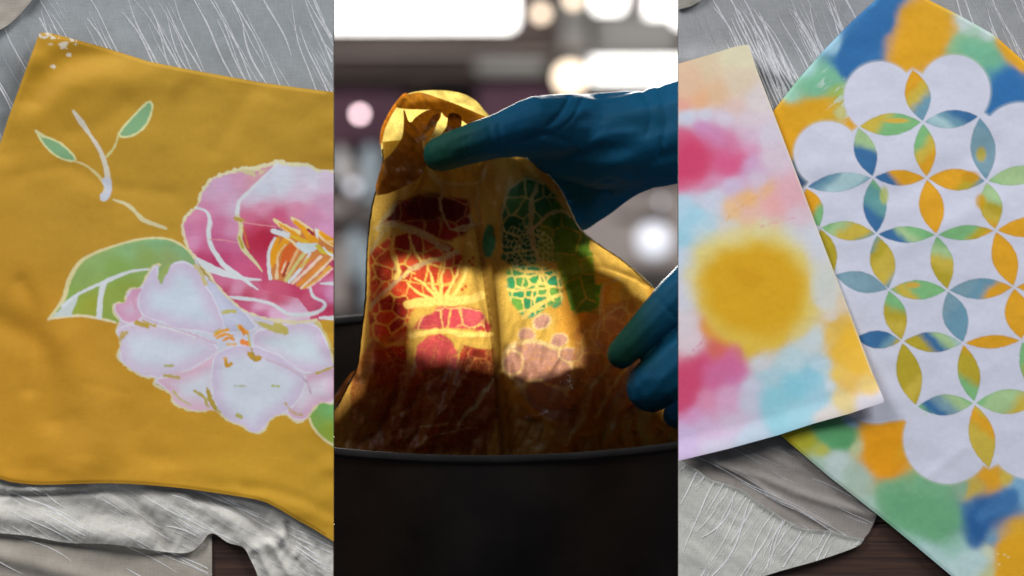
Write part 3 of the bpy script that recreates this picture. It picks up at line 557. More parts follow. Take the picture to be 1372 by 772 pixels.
tag(cl, 'mustard yellow cotton cloth printed with pink and white camellias, green leaf and twig', 'cloth')

# ------------------------------------------------------------------ sheet with interlaced petals
ST = [(1205, -34), (1222, -18), (1241, -1), (1283, 20), (1331, 47), (1372, 83), (1440, 150), (1520, 240), (1520, 990), (1470, 950), (1275, 772), (1225, 730), (1175, 689), (1110, 638), (1042, 580), (1000, 540), (985, 380), (985, 215), (1035, 150), (1068, 108), (1103, 68), (1140, 30), (1173, 0)]
def hst(X, Y):
    e = sdf(X, Y, ST)
    h = 14+2.6*fbm(X/120, Y/110, 121, 3)+0.8*fbm(X/40, Y/40, 124, 2)+0.12*fbm(X/9, Y/9, 129, 2)
    h = h+ridge(X, Y, [(1210, 330), (1330, 270)], 16, 1.6)-ridge(X, Y, [(1100, 250), (1200, 260), (1330, 200)], 18, 1.4)+ridge(X, Y, [(1290, 600), (1240, 640)], 9, 0.8)
    return h-1.0*smooth(-4, 0, e)
NODE = {'a': (1222, 92), 'b': (1149, 170), 'c': (1236, 164), 'd': (1312, 156), 'e': (1079, 251), 'f': (1169, 238), 'g': (1241, 239), 'h': (1321, 243), 'i': (1098, 305), 'j': (1174, 314), 'k': (1254, 315), 'l': (1333, 309),
        'm': (1117, 368), 'n': (1190, 388), 'o': (1269, 389), 'p': (1358, 385), 'q': (1144, 453), 'r': (1208, 457), 's': (1290, 460), 't': (1368, 456), 'u': (1227, 545), 'v': (1305, 540), 'w': (1396, 536), 'x': (1325, 629), 'y': (1404, 228), 'z': (1420, 300), 'A': (1440, 384)}
O = (216, 156, 30); OL = (176, 156, 40); G = (122, 178, 122); LG = (160, 190, 140); BL = (54, 104, 154); SB = (104, 146, 170); PB = (164, 194, 204); YL = (196, 172, 66); TE = (94, 148, 152); SL = (118, 150, 168)
# node, node, halfwidth, colours along, colour bias across
PET = [('a', 'c', 17.5, [O, O, YL, SB, SB]), ('b', 'f', 15, [LG, LG, BL, BL, BL]), ('c', 'g', 15, [G, G, YL, O, O]), ('d', 'h', 17, [SB, SL, SL, SL, SB]), ('e', 'i', 14, [O, O, O, G, G]), ('f', 'j', 16, [G, TE, TE, BL, BL]),
       ('g', 'k', 17, [O, O, O, O, O]), ('h', 'l', 15.5, [LG, LG, OL, YL, O]), ('j', 'n', 17, [TE, OL, YL, YL, SB]), ('k', 'o', 15.5, [G, LG, YL, OL, OL]), ('l', 'p', 17, [O, O, O, O, O]), ('n', 'r', 15.5, [G, G, OL, YL, OL]),
       ('o', 's', 17, [SL, SL, SB, SB, SB]), ('p', 't', 18, [O, O, O, O, O]), ('r', 'u', 17, [OL, OL, OL, YL, OL]), ('s', 'v', 15, [O, OL, OL, G, G]), ('t', 'w', 15, [G, G, OL, G, G]), ('v', 'x', 17.5, [YL, O, YL, YL, YL]), ('i', 'm', 13, [OL, OL, OL, OL, OL]),
       ('b', 'c', 15.5, [YL, YL, G, G, G]), ('c', 'd', 12.5, [SL, PB, SB, BL, BL]), ('e', 'f', 13, [BL, SB, PB, PB, SB]), ('f', 'g', 11, [BL, BL, O, O, O]), ('g', 'h', 15, [O, O, O, OL, SB]), ('h', 'y', 13, [G, LG, LG, LG, LG]),
       ('i', 'j', 13, [G, LG, YL, YL, TE]), ('j', 'k', 11.5, [BL, BL, LG, G, G]), ('k', 'l', 10.5, [G, G, G, OL, O]), ('l', 'z', 14, [O, O, O, O, O]), ('m', 'n', 14, [SB, SL, SL, SL, SL]), ('n', 'o', 13.5, [G, YL, G, G, G]),
       ('o', 'p', 14.5, [SL, SL, SB, O, O]), ('p', 'A', 11, [O, O, O, O, O]), ('q', 'r', 12.5, [BL, BL, BL, SB, OL]), ('r', 's', 14, [OL, OL, BL, LG, PB]), ('s', 't', 9.5, [O, O, O, O, O]), ('u', 'v', 14.5, [G, BL, SL, LG, G]), ('v', 'w', 17, [G, LG, LG, YL, YL])]
CIRC = [(1178, 131, 48, 48), (1278, 123, 48, 49), (1367, 191, 54, 53), (1108, 207, 45, 44), (1172, 512, 58, 55), (1269, 588, 59, 60), (1383, 580, 62, 62), (1430, 200, 70, 60)]
WPOLY = [(1106, 205), (1149, 170), (1178, 120), (1222, 93), (1278, 120), (1324, 156), (1372, 160), (1530, 180), (1530, 600), (1384, 600), (1325, 627), (1269, 600), (1216, 566), (1210, 562), (1172, 566), (1140, 557), (1060, 470), (1063, 260), (1080, 249)]
def white_d(X, Y):
    d = sdf(X, Y, WPOLY)
    for cx, cy, rx, ry in CIRC: d = np.minimum(d, (np.hypot((X-cx)/rx, (Y-cy)/ry)-1)*min(rx, ry))
    return d
def petal_d(X, Y, a, b, hw):
    ax, ay = a; bx, by = b; dx, dy = bx-ax, by-ay; L = math.hypot(dx, dy); ux, uy = dx/L, dy/L
    t = ((X-ax)*ux+(Y-ay)*uy)/L; s = (X-ax)*(-uy)+(Y-ay)*ux
    tt = np.clip((t-0.02)/0.96, 0, 1); w = hw*4*tt*(1-tt); w = w*(1-0.06*(1-4*tt*(1-tt)))
    d = np.abs(s)-w+0.5; d = np.where((t < 0.02) | (t > 0.98), np.maximum(d, 2), d)
    return d, t, s/hw
def cst(X, Y):
    wx = X+8*fbm(X/34, Y/34, 130, 2); wy = Y+8*fbm(X/34, Y/34, 135, 2)
    bl = (46, 108, 166); gr = (118, 180, 148); pl = (186, 202, 204); dg = (92, 158, 110)
    pts = [(1150, 60, bl), (1175, 32, bl), (1130, 90, bl, 20), (1168, 70, bl), (1190, 10, (70, 130, 180), 20), (1112, 60, (150, 190, 215), 12), (1080, 95, (160, 200, 200), 14), (1230, 25, O), (1215, 62, O), (1255, 55, O), (1225, 45, O), (1205, 80, O, 16), (1262, 25, (206, 165, 50)), (1290, 28, pl, 18), (1318, 44, pl, 10),
           (1292, 60, (130, 180, 140)), (1315, 72, gr), (1302, 45, (165, 195, 180), 14), (1345, 60, O, 14), (1368, 85, O, 14), (1358, 72, O, 12), (1345, 110, bl), (1362, 132, bl), (1338, 140, bl), (1330, 95, (90, 150, 160), 14), (1372, 110, bl, 14), (1400, 130, O), (1450, 160, gr), (1500, 230, bl), (1090, 118, gr), (1108, 108, (120, 180, 150), 18), (1120, 125, (150, 175, 90), 14),
           (1062, 125, (150, 200, 180), 10), (1062, 160, O), (1100, 150, (200, 160, 40), 20), (1055, 185, O), (1045, 150, (212, 166, 50)), (1120, 138, (190, 160, 50), 10), (1138, 160, O, 12), (1125, 150, (190, 190, 130), 8), (1062, 220, (60, 90, 130), 8), (1072, 240, (60, 90, 130), 8),
           (1055, 578, (186, 168, 30), 16), (1078, 590, (170, 165, 40), 14), (1100, 605, (180, 180, 80), 12), (1100, 575, dg), (1125, 580, dg), (1118, 590, dg, 16), (1140, 562, (140, 170, 205), 10), (1095, 625, (160, 185, 170), 12), (1120, 625, pl), (1145, 640, (168, 188, 176)), (1150, 600, (180, 190, 150), 12), (1182, 590, (224, 152, 14), 26), (1188, 620, (220, 146, 10), 24), (1176, 575, (224, 158, 30)), (1205, 600, O, 14),
           (1160, 690, (170, 195, 190)), (1215, 660, (120, 170, 130), 18), (1210, 690, (106, 166, 124)), (1245, 695, (108, 166, 124)), (1245, 660, (116, 172, 134)), (1190, 670, (120, 172, 134)), (1270, 690, (110, 165, 130)), (1200, 725, (160, 198, 190)), (1240, 745, (170, 200, 202)), (1275, 765, (180, 204, 208)), (1280, 730, (150, 190, 180)), (1300, 655, (200, 170, 70), 12), (1325, 640, O, 14), (1345, 640, YL, 10),
           (1310, 700, (34, 88, 148), 20), (1325, 685, (40, 92, 150), 18), (1350, 675, (60, 110, 165), 16), (1305, 680, (60, 110, 160), 16), (1305, 722, (46, 100, 156), 12), (1372, 655, (120, 165, 200)), (1290, 655, (130, 170, 150), 10), (1330, 720, (110, 150, 180), 12), (1300, 750, (180, 205, 210)), (1350, 740, (222, 162, 28)), (1372, 715, (214, 162, 40)), (1345, 770, (222, 162, 28)), (1325, 765, (190, 195, 150), 12), (1320, 742, (200, 205, 180), 10), (1400, 780, O), (1440, 700, bl), (1480, 820, gr), (1430, 860, O)]
    C = splat(wx, wy, pts, 2.9, 20)/E
    for P, wd, c, sf in (([(1195, 5), (1168, 40), (1135, 88)], [30, 44, 40], (44, 104, 164), 6), ([(1215, 20), (1250, 40), (1222, 70)], [24, 52, 44], (216, 158, 30), 9), ([(1240, 20), (1262, 40)], 34, (214, 158, 34), 9), ([(1350, 66), (1392, 110)], 16, (216, 158, 30), 6), ([(1342, 110), (1358, 138)], [34, 40], (44, 106, 168), 10), ([(1300, 66), (1322, 80)], 22, (114, 178, 148), 9),
            ([(1048, 152), (1062, 190)], 30, (216, 156, 24), 7), ([(1060, 158), (1105, 146)], 22, (214, 158, 28), 8), ([(1180, 585), (1186, 622)], [48, 34], (224, 150, 12), 8), ([(1315, 690), (1312, 712)], [34, 24], (34, 88, 148), 8), ([(1318, 690), (1355, 668)], [20, 22], (60, 112, 168), 8), ([(1352, 745), (1400, 730)], 46, (222, 162, 28), 8), ([(1110, 578), (1130, 586)], 30, (88, 156, 104), 10), ([(1205, 680), (1260, 700)], 50, (104, 164, 124), 18)):
        C = stroke(C, wx, wy, P, wd, c, soft=sf, wob=2.5, sm=False, al=0.92)
    C = C*(1+0.05*fbm(X/7, Y/7, 139, 3))[..., None]
    C = over(C, 0.75*smooth(0.28, 0.42, fbm((X+Y)/5, (X-Y)/26, 171, 3))*smooth(26, 6, segdist(X, Y, [(1110, 110), (1135, 150)])[0]), own((186, 206, 200)))
    wd = white_d(X, Y); wh = own((200, 201, 221))*(1+0.008*fbm(X/30, Y/30, 141, 3))[..., None]
    C = over(C, 0.35*smooth(3.2, 0.4, np.abs(wd-1)), own((190, 195, 190)))
    C = C*(1-smooth(0.8, -0.8, wd)[..., None])+wh*smooth(0.8, -0.8, wd)[..., None]
    for n, (a, b, hw, cs) in enumerate(PET):
        A, B = NODE[a], NODE[b]; k = (X > min(A[0], B[0])-22) & (X < max(A[0], B[0])+22) & (Y > min(A[1], B[1])-22) & (Y < max(A[1], B[1])+22)
        if not k.any(): continue
        x, y = X[k], Y[k]; d, t, s = petal_d(x, y, A, B, hw); d = d+0.5*fbm(x/5, y/5, 150, 2)
        tw = np.clip(t+0.08*fbm(x/14, y/14, 160+n % 20, 2)+0.17*s*(1 if n % 2 else -1), 0, 1)*4; cc = np.array([lin(c) for c in cs])/E
        i = np.clip(tw.astype(int), 0, 3); f = (tw-i)[:, None]; f = f*f*(3-2*f); pc = cc[i]*(1-f)+cc[i+1]*f
        pc = pc*(1+0.06*fbm(x/6, y/6, 170, 2)-0.16*smooth(-2.2, -0.2, d))[..., None]
        Ck = C[k]; m = smooth(1.1, -0.9, d)[:, None]; C[k] = Ck*(1-m)+pc*m
    for x, y, rx, ry, c in ((1314, 207, 8, 12, (176, 156, 20)), (1313, 270, 8, 12, (196, 150, 20)), (1300, 237, 14, 9, (196, 140, 20)), (1184, 262, 7, 14, (170, 178, 90)), (1222, 382, 12, 5, (210, 160, 50)), (1200, 162, 20, 4, (216, 166, 50)), (1085, 268, 9, 12, (212, 150, 20)), (1240, 555, 3, 3, (190, 200, 200))):
        dd = np.hypot((X-x)/rx, (Y-y)/ry); C = over(C, 0.85*smooth(1.15, 0.5, dd)*(wd < 2), own(c))
    for x, y in ((1336, 742), (1345, 743), (1338, 756), (1350, 746)): C = over(C, 0.8*smooth(2.6, 0.8, np.hypot(X-x, (Y-y)*1.2)), own((226, 205, 150)))
    return C
def pst(X, Y):
    lab = np.zeros(len(X), int); wd = white_d(X, Y); lab[wd < 0] = 1; names = {1: ('lattice', 'white unpainted lattice of overlapping circles')}
    for n, (a, b, hw, cs) in enumerate(PET):
        d, t, s = petal_d(X, Y, NODE[a], NODE[b], hw); lab[(d < 0) & (np.abs(X-1200) < 400)] = 2+n; names[2+n] = 'painted_petal'
    return lab, names
st = sheet('petal_pattern_sheet', ST, 1.3, hst, cst, M_paper, parts=pst, thick=3)
tag(st, 'white painted sheet with blue, green and orange petals interlaced in a circle lattice', 'painted sheet')

# ------------------------------------------------------------------ pastel blotched sheet
PG = [(908.7, 86), (950, 74), (985, 63), (1000, 60.5), (1003, 63), (1012, 90), (1035, 150), (1076, 258), (1110, 347), (1140, 425), (1168, 500), (1183, 535), (1182, 539), (1160, 546), (1137, 554), (1090, 567), (1041, 583), (975, 601), (908.7, 617)]
def hpg(X, Y):
    e = segdist(X, Y, [(1183, 537), (1137, 554), (1041, 583), (908, 617)])[0]
    h = 21+1.6*fbm(X/110, Y/120, 181, 3)+0.12*fbm(X/9, Y/9, 185, 2)+11*smooth(110, 0, np.hypot(X-1183, Y-537))+4*smooth(30, 0, e)
    return h
def cpg(X, Y):
    wx = X+9*fbm(X/44, Y/44, 190, 2); wy = Y+9*fbm(X/44, Y/44, 195, 2)
    pl = (202, 203, 222); cr = (208, 62, 106); ye = (216, 164, 22); lb = (134, 196, 216)
    pts = [(925, 110, (222, 186, 160)), (950, 92, (216, 194, 166)), (985, 75, (218, 208, 180)), (935, 128, (226, 172, 134)), (960, 125, (218, 182, 150)), (915, 138, (226, 160, 146), 14), (990, 110, (214, 196, 176)), (985, 140, (218, 188, 184)), (1015, 130, (214, 202, 206)), (1000, 160, (212, 196, 210)), (920, 156, (200, 206, 226), 18), (945, 155, (204, 204, 224), 16), (970, 160, (208, 198, 218), 16), (1025, 180, (208, 198, 216)), (1035, 210, (212, 194, 212)),
           (912, 195, (206, 90, 130)), (925, 205, cr), (915, 225, cr), (935, 222, (208, 70, 114)), (915, 245, (214, 110, 150), 18), (955, 185, (202, 130, 176)), (940, 175, (202, 140, 188), 16), (975, 195, (206, 120, 162)), (985, 215, (214, 100, 142)), (970, 225, (210, 100, 146)), (1000, 200, (210, 150, 186)), (1005, 225, (204, 160, 202)), (950, 245, (210, 140, 176), 18), (980, 250, (202, 184, 216), 16), (1015, 245, (208, 190, 214), 16), (1000, 180, (208, 180, 206), 18),
           (915, 275, (176, 206, 228)), (930, 290, (160, 204, 226)), (915, 320, (158, 204, 226)), (945, 310, (180, 206, 224)), (955, 270, (200, 204, 224)), (980, 285, (230, 186, 140), 14), (1000, 272, (228, 178, 120), 12), (1025, 258, (224, 174, 140), 14), (1000, 292, (224, 178, 168), 18), (1040, 280, (224, 164, 166)), (1060, 270, (220, 170, 184)), (1040, 298, (218, 184, 190), 14), (1070, 290, (214, 190, 204), 14), (975, 310, (206, 204, 214), 16), (1020, 310, (208, 206, 210), 16), (1060, 312, (202, 206, 220), 18), (1090, 330, (204, 206, 222)),
           (1010, 340, (222, 188, 70), 20), (1010, 365, ye), (980, 365, (220, 170, 40)), (1045, 360, (216, 168, 30)), (1000, 390, (212, 158, 16), 26), (1030, 395, ye, 26), (960, 380, (220, 176, 50)), (955, 405, (218, 170, 40)), (985, 420, (214, 162, 24)), (1020, 425, ye), (1050, 420, (218, 172, 40)), (1035, 450, (218, 180, 60), 18), (1010, 460, (218, 178, 60), 16), (1070, 385, (218, 182, 70), 18), (1072, 350, (216, 190, 100), 12), (950, 345, (220, 200, 130), 14), (1085, 410, (216, 196, 120), 14), (970, 332, (222, 204, 140), 12), (1045, 326, (218, 206, 150), 12), (1070, 440, (214, 196, 130), 14), (1095, 380, (202, 206, 206), 18), (1105, 400, (206, 206, 206), 16), (935, 370, (210, 204, 180), 12), (930, 400, (206, 202, 200), 14),
           (915, 350, (196, 206, 226)), (918, 400, (204, 204, 222)), (915, 440, (214, 202, 212)), (925, 460, (216, 196, 208), 16), (950, 440, (216, 140, 60), 16), (970, 450, (214, 124, 60), 16), (990, 445, (218, 150, 30), 16), (960, 468, (210, 100, 90), 16), (985, 465, (208, 120, 110), 14), (940, 490, (206, 76, 118)), (920, 510, (202, 66, 108)), (975, 485, (204, 96, 146)), (985, 505, (204, 130, 180), 18), (955, 510, (206, 100, 150)), (915, 535, (206, 80, 126)), (945, 535, (216, 140, 176)), (975, 535, (212, 160, 196)), (925, 560, (212, 150, 196)), (920, 590, (204, 182, 222)), (950, 580, (208, 180, 214)), (980, 565, (204, 186, 212)), (1000, 540, (196, 196, 218), 16), (1005, 515, (198, 200, 220), 16), (960, 600, (206, 200, 222)), (1000, 590, (190, 204, 224)),
           (1035, 535, (140, 198, 216)), (1060, 520, lb), (1045, 555, (150, 202, 220)), (1085, 510, (140, 196, 218)), (1095, 530, (160, 200, 220)), (1070, 550, (160, 204, 222)), (1030, 505, (170, 200, 216), 16), (1060, 485, (186, 208, 220), 18), (1100, 490, (176, 202, 220), 16), (1090, 460, (196, 208, 218), 16), (1020, 480, (202, 204, 214), 14), (1110, 425, (214, 200, 190), 10), (1120, 440, (218, 178, 80), 16), (1140, 455, (230, 178, 50), 18), (1105, 455, (226, 184, 80), 12), (1125, 475, (224, 176, 56)), (1150, 490, (234, 180, 60), 16), (1140, 510, (228, 184, 90), 16), (1125, 500, (226, 190, 90), 12), (1165, 515, (232, 196, 120), 12), (1130, 535, (224, 200, 140), 14), (1110, 555, (216, 206, 206), 14), (1165, 538, (214, 208, 222), 14), (1180, 530, (212, 208, 224), 12), (1112, 515, (200, 210, 222), 10), (1130, 405, (216, 196, 170), 12)]
    C = splat(wx, wy, pts, 2.7, 20)/E
    C = C*(1+0.025*fbm(X/14, Y/14, 199, 4)+0.012*fbm(X/4, Y/4, 201, 2))[..., None]
    for cx, cy, rx, ry, c, lo, hi, al in ((1008, 372, 92, 86, (220, 204, 130), 1.08, 0.72, 0.8), (1012, 392, 82, 78, (218, 184, 70), 1.1, 0.75, 0.9), (1008, 386, 76, 62, (214, 162, 24), 1.12, 0.7, 0.97), (1030, 420, 42, 40, (214, 162, 26), 1.2, 0.5, 0.8)):
        dd = np.hypot((X+0.5*(wx-X)-cx)/rx, (Y+0.5*(wy-Y)-cy)/ry)+0.07*fbm(X/30, Y/30, 211, 2); C = over(C, al*smooth(lo, hi, dd), own(c))
    C = over(C, 0.35*smooth(1.0, 0.3, np.hypot((wx-1000)/30, (wy-368)/24)), own((196, 136, 8)))
    for P, wd, c, sf in (([(908, 225), (930, 212)], 46, (206, 66, 108), 16), ([(968, 214), (985, 218)], 26, (212, 90, 136), 13), ([(930, 495), (905, 545)], 30, (204, 72, 114), 14), ([(955, 500), (985, 490)], 34, (206, 106, 156), 14)):
        C = stroke(C, wx, wy, P, wd, c, soft=sf, wob=2, sm=False, al=0.85)
    # dried tide marks
    for P, c in (([(1018, 261), (1000, 272), (985, 282), (972, 296)], (224, 168, 110)), ([(945, 447), (938, 460), (930, 466), (922, 478), (908, 486)], (206, 110, 146)), ([(1040, 484), (1070, 489), (1110, 483)], (188, 212, 224)), ([(1020, 304), (1045, 296), (1064, 292)], (212, 150, 160))):
        C = stroke(C, X, Y, P, 1.6, c, soft=1.6, wob=2, al=0.6)
    e = segdist(X, Y, PG[3:11])[0]
    return over(C, 0.5*smooth(3, 1, e), own((226, 216, 190)))
PBL = {1: [(908, 165), (940, 165), (1000, 180), (1012, 225), (980, 245), (908, 262)], 2: [(965, 300), (972, 280), (1020, 255), (1062, 250), (1078, 280), (1040, 305), (990, 305)], 3: [(1010, 318), (1055, 325), (1088, 360), (1094, 400), (1082, 440), (1050, 465), (1000, 475), (960, 440), (935, 410), (932, 370), (960, 330)],
       4: [(908, 486), (930, 468), (945, 452), (985, 460), (1003, 490), (1000, 530), (960, 560), (908, 570)], 5: [(1010, 520), (1040, 490), (1105, 485), (1112, 530), (1080, 560), (1030, 575), (1000, 570)], 6: [(1092, 450), (1122, 405), (1136, 415), (1168, 500), (1172, 525), (1125, 540), (1125, 500)], 7: [(908, 100), (950, 85), (985, 100), (985, 135), (940, 146), (908, 150)], 8: [(908, 270), (940, 272), (955, 300), (945, 335), (908, 345)]}
PBL = {k: curve(v, 4, True) for k, v in PBL.items()}
def ppg(X, Y):
    lab = np.zeros(len(X), int)
    for k, P in PBL.items(): lab[inpoly(X, Y, P)] = k
    nm = {1: 'crimson blotch near the top', 2: 'peach blotch above the yellow one', 3: 'big round yellow blotch', 4: 'crimson and pink blotch at lower left', 5: 'light blue blotch at the bottom', 6: 'yellow blotch along the right edge', 7: 'pale orange blotch at the top', 8: 'light blue blotch on the left edge'}
    return lab, {k: ('painted_blotch', v) for k, v in nm.items()}
pg = sheet('pastel_sheet', PG, 1.4, hpg, cpg, M_paper, parts=ppg, thick=3)
tag(pg, 'pastel paper sheet with blurred pink, yellow and light blue watercolour blotches', 'painted sheet')

# ================================================================== the dye bath between the tabletops
YC = 800.0
# ------------------------------------------------------------------ pot
def lathe(name, prof, n, mat, parent, close=False):
    V = []; F = []
    for r, z in prof:
        for i in range(n):
            a = 2*math.pi*i/n; V.append((r*math.cos(a)*S, r*math.sin(a)*S, z*S))
    for j in range(len(prof)-1):
        for i in range(n): F.append((j*n+i, j*n+(i+1) % n, (j+1)*n+(i+1) % n, (j+1)*n+i))
    return link(name, fast_mesh(name, V, F), mat, parent)
M_pot = plain('dark_pot', (0.035, 0.026, 0.02), 0.42, 0.3, noise=14, vary=0.5, bump=0.3, bscale=60)
M_lip = plain('worn_rim', (0.013, 0.010, 0.008), 0.9, 0.0, noise=60, vary=0.4, bump=0.2, bscale=150)
M_bath = plain('dye_bath', (0.05, 0.02, 0.005), 0.08)
pot = empty('dye_pot', (-40*S, YC*S, -137*S)); pot.rotation_euler = (math.radians(12), 0, 0)
R = 480
lathe('pot_wall', [(R, -6), (R+3, -60), (R-2, -200), (R-20, -420), (R-60, -450), (0.1, -455)], 128, M_pot, pot)
lathe('pot_lining', [(R-8, -6), (R-9, -60), (R-14, -200), (R-32, -410), (R-70, -438), (0.1, -440)], 128, M_pot, pot)
lathe('rim', [(R+8*math.cos(a)-3, 7*math.sin(a)-1) for a in np.linspace(0, 2*math.pi, 15)], 160, M_lip, pot)
M_glint = plain('pale_glint', (0.75, 0.62, 0.52), 0.3, 0.2)  # pale balls added to stand for two blurred highlights on the rim
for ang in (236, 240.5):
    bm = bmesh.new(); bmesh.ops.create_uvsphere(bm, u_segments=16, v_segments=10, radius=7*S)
    me = bpy.data.meshes.new('rim_glint'); bm.to_mesh(me); bm.free()
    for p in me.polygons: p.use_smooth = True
    o = link('rim_glint', me, M_glint, pot); a = math.radians(ang); o.location = ((R+6)*math.cos(a)*S, (R+6)*math.sin(a)*S, 5*S)
tag(pot, 'wide dark round dye pot that the yellow silk is dipped into', 'pot')
bath = lathe('dye_liquid', [(R-30, 0), (0.1, 0)], 64, M_bath, None); bath.location = (-40*S, YC*S, -137*S-260*S); bath.rotation_euler = (math.radians(12), 0, 0)
tag(bath, 'dark liquid dye standing in the round pot', 'liquid')

# ------------------------------------------------------------------ silk
def vor(X, Y, cell, seed):
    r = np.random.RandomState(seed); T = r.rand(64, 64, 2); xi = np.floor(X/cell).astype(int); yi = np.floor(Y/cell).astype(int)
    f1 = np.full(X.shape, 1e9); f2 = np.full(X.shape, 1e9)
    for i in (-1, 0, 1):
        for j in (-1, 0, 1):
            q = T[(xi+i) % 64, (yi+j) % 64]; d = np.hypot((xi+i+q[..., 0])*cell-X, (yi+j+q[..., 1])*cell-Y)
            f2 = np.where(d < f1, f1, np.minimum(f2, d)); f1 = np.minimum(f1, d)
    return f2-f1
def vcell(X, Y, cell, seed):
    r = np.random.RandomState(seed); T = r.rand(64, 64, 3); xi = np.floor(X/cell).astype(int); yi = np.floor(Y/cell).astype(int)
    f1 = np.full(X.shape, 1e9); f2 = np.full(X.shape, 1e9); c = np.zeros(X.shape)
    for i in (-1, 0, 1):
        for j in (-1, 0, 1):
            q = T[(xi+i) % 64, (yi+j) % 64]; d = np.hypot((xi+i+0.15+0.7*q[..., 0])*cell-X, (yi+j+0.15+0.7*q[..., 1])*cell-Y)
            k = d < f1; f2 = np.where(k, f1, np.minimum(f2, d)); c = np.where(k, q[..., 2], c); f1 = np.minimum(f1, d)
    return f2-f1, c
def el(cx, cy, rx, ry, rot=0, n=20):
    c, s = math.cos(math.radians(rot)), math.sin(math.radians(rot))
    return [(cx+rx*math.cos(t)*c-ry*math.sin(t)*s, cy+rx*math.cos(t)*s+ry*math.sin(t)*c) for t in np.linspace(0, 2*math.pi, n, endpoint=False)]
GOLD = (206, 168, 76); RED = (188, 74, 46); CRM = (232, 206, 150); ROSE = (206, 84, 92); DRED = (150, 40, 34); GRN = (62, 138, 60); DG = (52, 108, 60); TEA = (58, 150, 118); MAU = (186, 140, 122)
REDS = [([(523, 327), (533, 317), (545, 312), (570, 318), (592, 332), (575, 345), (548, 356), (540, 372), (527, 374)], RED), ([(543, 380), (548, 367), (580, 352), (612, 342), (616, 356), (608, 376), (590, 398), (563, 402), (548, 395)], (202, 76, 40)),
        ([(495, 338), (518, 322), (524, 345), (524, 376), (495, 408)], RED), ([(493, 420), (540, 386), (552, 410), (548, 420), (520, 432), (498, 446)], RED), ([(573, 427), (584, 413), (606, 410), (605, 434), (588, 436)], ROSE), ([(600, 438), (614, 414), (640, 416), (655, 434), (645, 440), (622, 443)], ROSE), ([(557, 439), (568, 428), (580, 430), (582, 440)], ROSE), ([(555, 482), (558, 462), (575, 449), (592, 446), (606, 456), (614, 474), (610, 494), (560, 496)], (196, 84, 84)),
        ([(532, 272), (560, 262), (588, 268), (598, 300), (606, 324), (574, 314), (540, 302)], DRED), ([(592, 266), (622, 268), (630, 300), (606, 308), (596, 290)], DRED), ([(510, 300), (532, 276), (530, 294)], (190, 90, 80)),
        ([(500, 470), (545, 462), (540, 520), (505, 520)], (176, 56, 44)), ([(620, 462), (660, 470), (668, 560), (630, 590), (540, 600), (500, 560), (540, 500), (610, 500)], (150, 44, 36)), ([(497, 585), (540, 540), (600, 570), (640, 600), (500, 606)], (150, 44, 36)), ([(500, 444), (540, 436), (548, 456), (510, 462)], (196, 110, 50))]
GRNS = [([(673, 310), (672, 275), (682, 252), (704, 238), (716, 240), (712, 275), (712, 300), (700, 318), (684, 330)], DG), ([(722, 240), (744, 262), (760, 286), (740, 284), (718, 300), (716, 270)], (80, 110, 54)), ([(716, 306), (738, 288), (765, 292), (790, 320), (794, 356), (764, 376), (748, 350), (722, 344)], (86, 126, 40)), ([(681, 345), (686, 326), (712, 308), (716, 346), (700, 352)], GRN),
        ([(690, 362), (700, 352), (716, 354), (720, 362)], GRN), ([(678, 385), (684, 371), (698, 370), (702, 384)], TEA), ([(702, 384), (706, 370), (716, 369), (722, 384)], GRN), ([(683, 393), (712, 392), (706, 410), (700, 416), (690, 408)], (56, 150, 96)), ([(712, 400), (718, 392), (732, 390), (730, 402), (718, 406)], TEA), ([(702, 424), (716, 414), (732, 408), (728, 416), (712, 424)], TEA), ([(736, 388), (744, 382), (748, 392), (738, 396)], (120, 150, 60)), ([(738, 410), (752, 400), (752, 408), (742, 414)], (80, 140, 90)),
        ([(762, 396), (780, 386), (806, 381), (803, 420), (780, 418), (764, 414)], (84, 158, 44)), (el(655, 322, 9, 23, 4), (70, 140, 100)), ([(728, 370), (744, 362), (746, 374), (732, 378)], (120, 160, 70))]
MAUS = [el(705, 448, 10, 9), el(748, 457, 11, 8, -20), el(726, 431, 12, 9, -10), el(722, 492, 44, 30, 20), el(687, 486, 12, 14), el(763, 475, 12, 9), el(740, 540, 40, 20, 30), el(822, 424, 16, 10, -50), el(818, 452, 22, 24, -30), el(845, 500, 30, 40, 10), el(788, 490, 14, 22)]
CREAMS = [([(508, 308), (516, 290), (532, 274)], [7, 6, 4]), ([(506, 306), (522, 300), (540, 306), (566, 314), (598, 334)], [6, 8, 9, 9, 8]), ([(612, 338), (590, 346), (566, 354), (545, 364), (526, 382), (497, 409)], [6, 7, 7, 6, 6, 6]), ([(496, 340), (508, 318), (520, 306)], 3), ([(530, 312), (526, 340), (530, 360)], 3),
          ([(576, 228), (600, 246), (640, 244), (652, 228)], [3, 3, 3, 2]), ([(640, 244), (640, 290), (648, 300)], 3), ([(590, 266), (594, 286), (604, 306), (628, 306), (630, 288)], 3), ([(560, 212), (576, 232), (592, 250), (592, 266)], 3), ([(672, 330), (673, 282), (684, 252), (706, 240), (728, 244)], [3, 4, 4, 3, 2]), ([(722, 240), (713, 266), (711, 300), (716, 334), (726, 354)], [4, 6, 6, 5, 4]), ([(714, 306), (736, 288), (758, 284), (774, 300)], [4, 5, 4, 2]),
          ([(803, 420), (806, 400), (808, 382), (830, 374)], [3, 5, 4, 2]), ([(800, 455), (808, 428), (830, 412), (842, 420)], 3), ([(540, 590), (560, 574), (600, 566)], 2), ([(560, 596), (590, 580), (640, 574)], 2), ([(660, 510), (640, 540), (616, 568)], [4, 6, 3]), ([(790, 520), (830, 470), (850, 430)], [4, 4, 3]), ([(800, 560), (820, 520), (840, 490)], 5), ([(610, 306), (640, 300)], 4)]
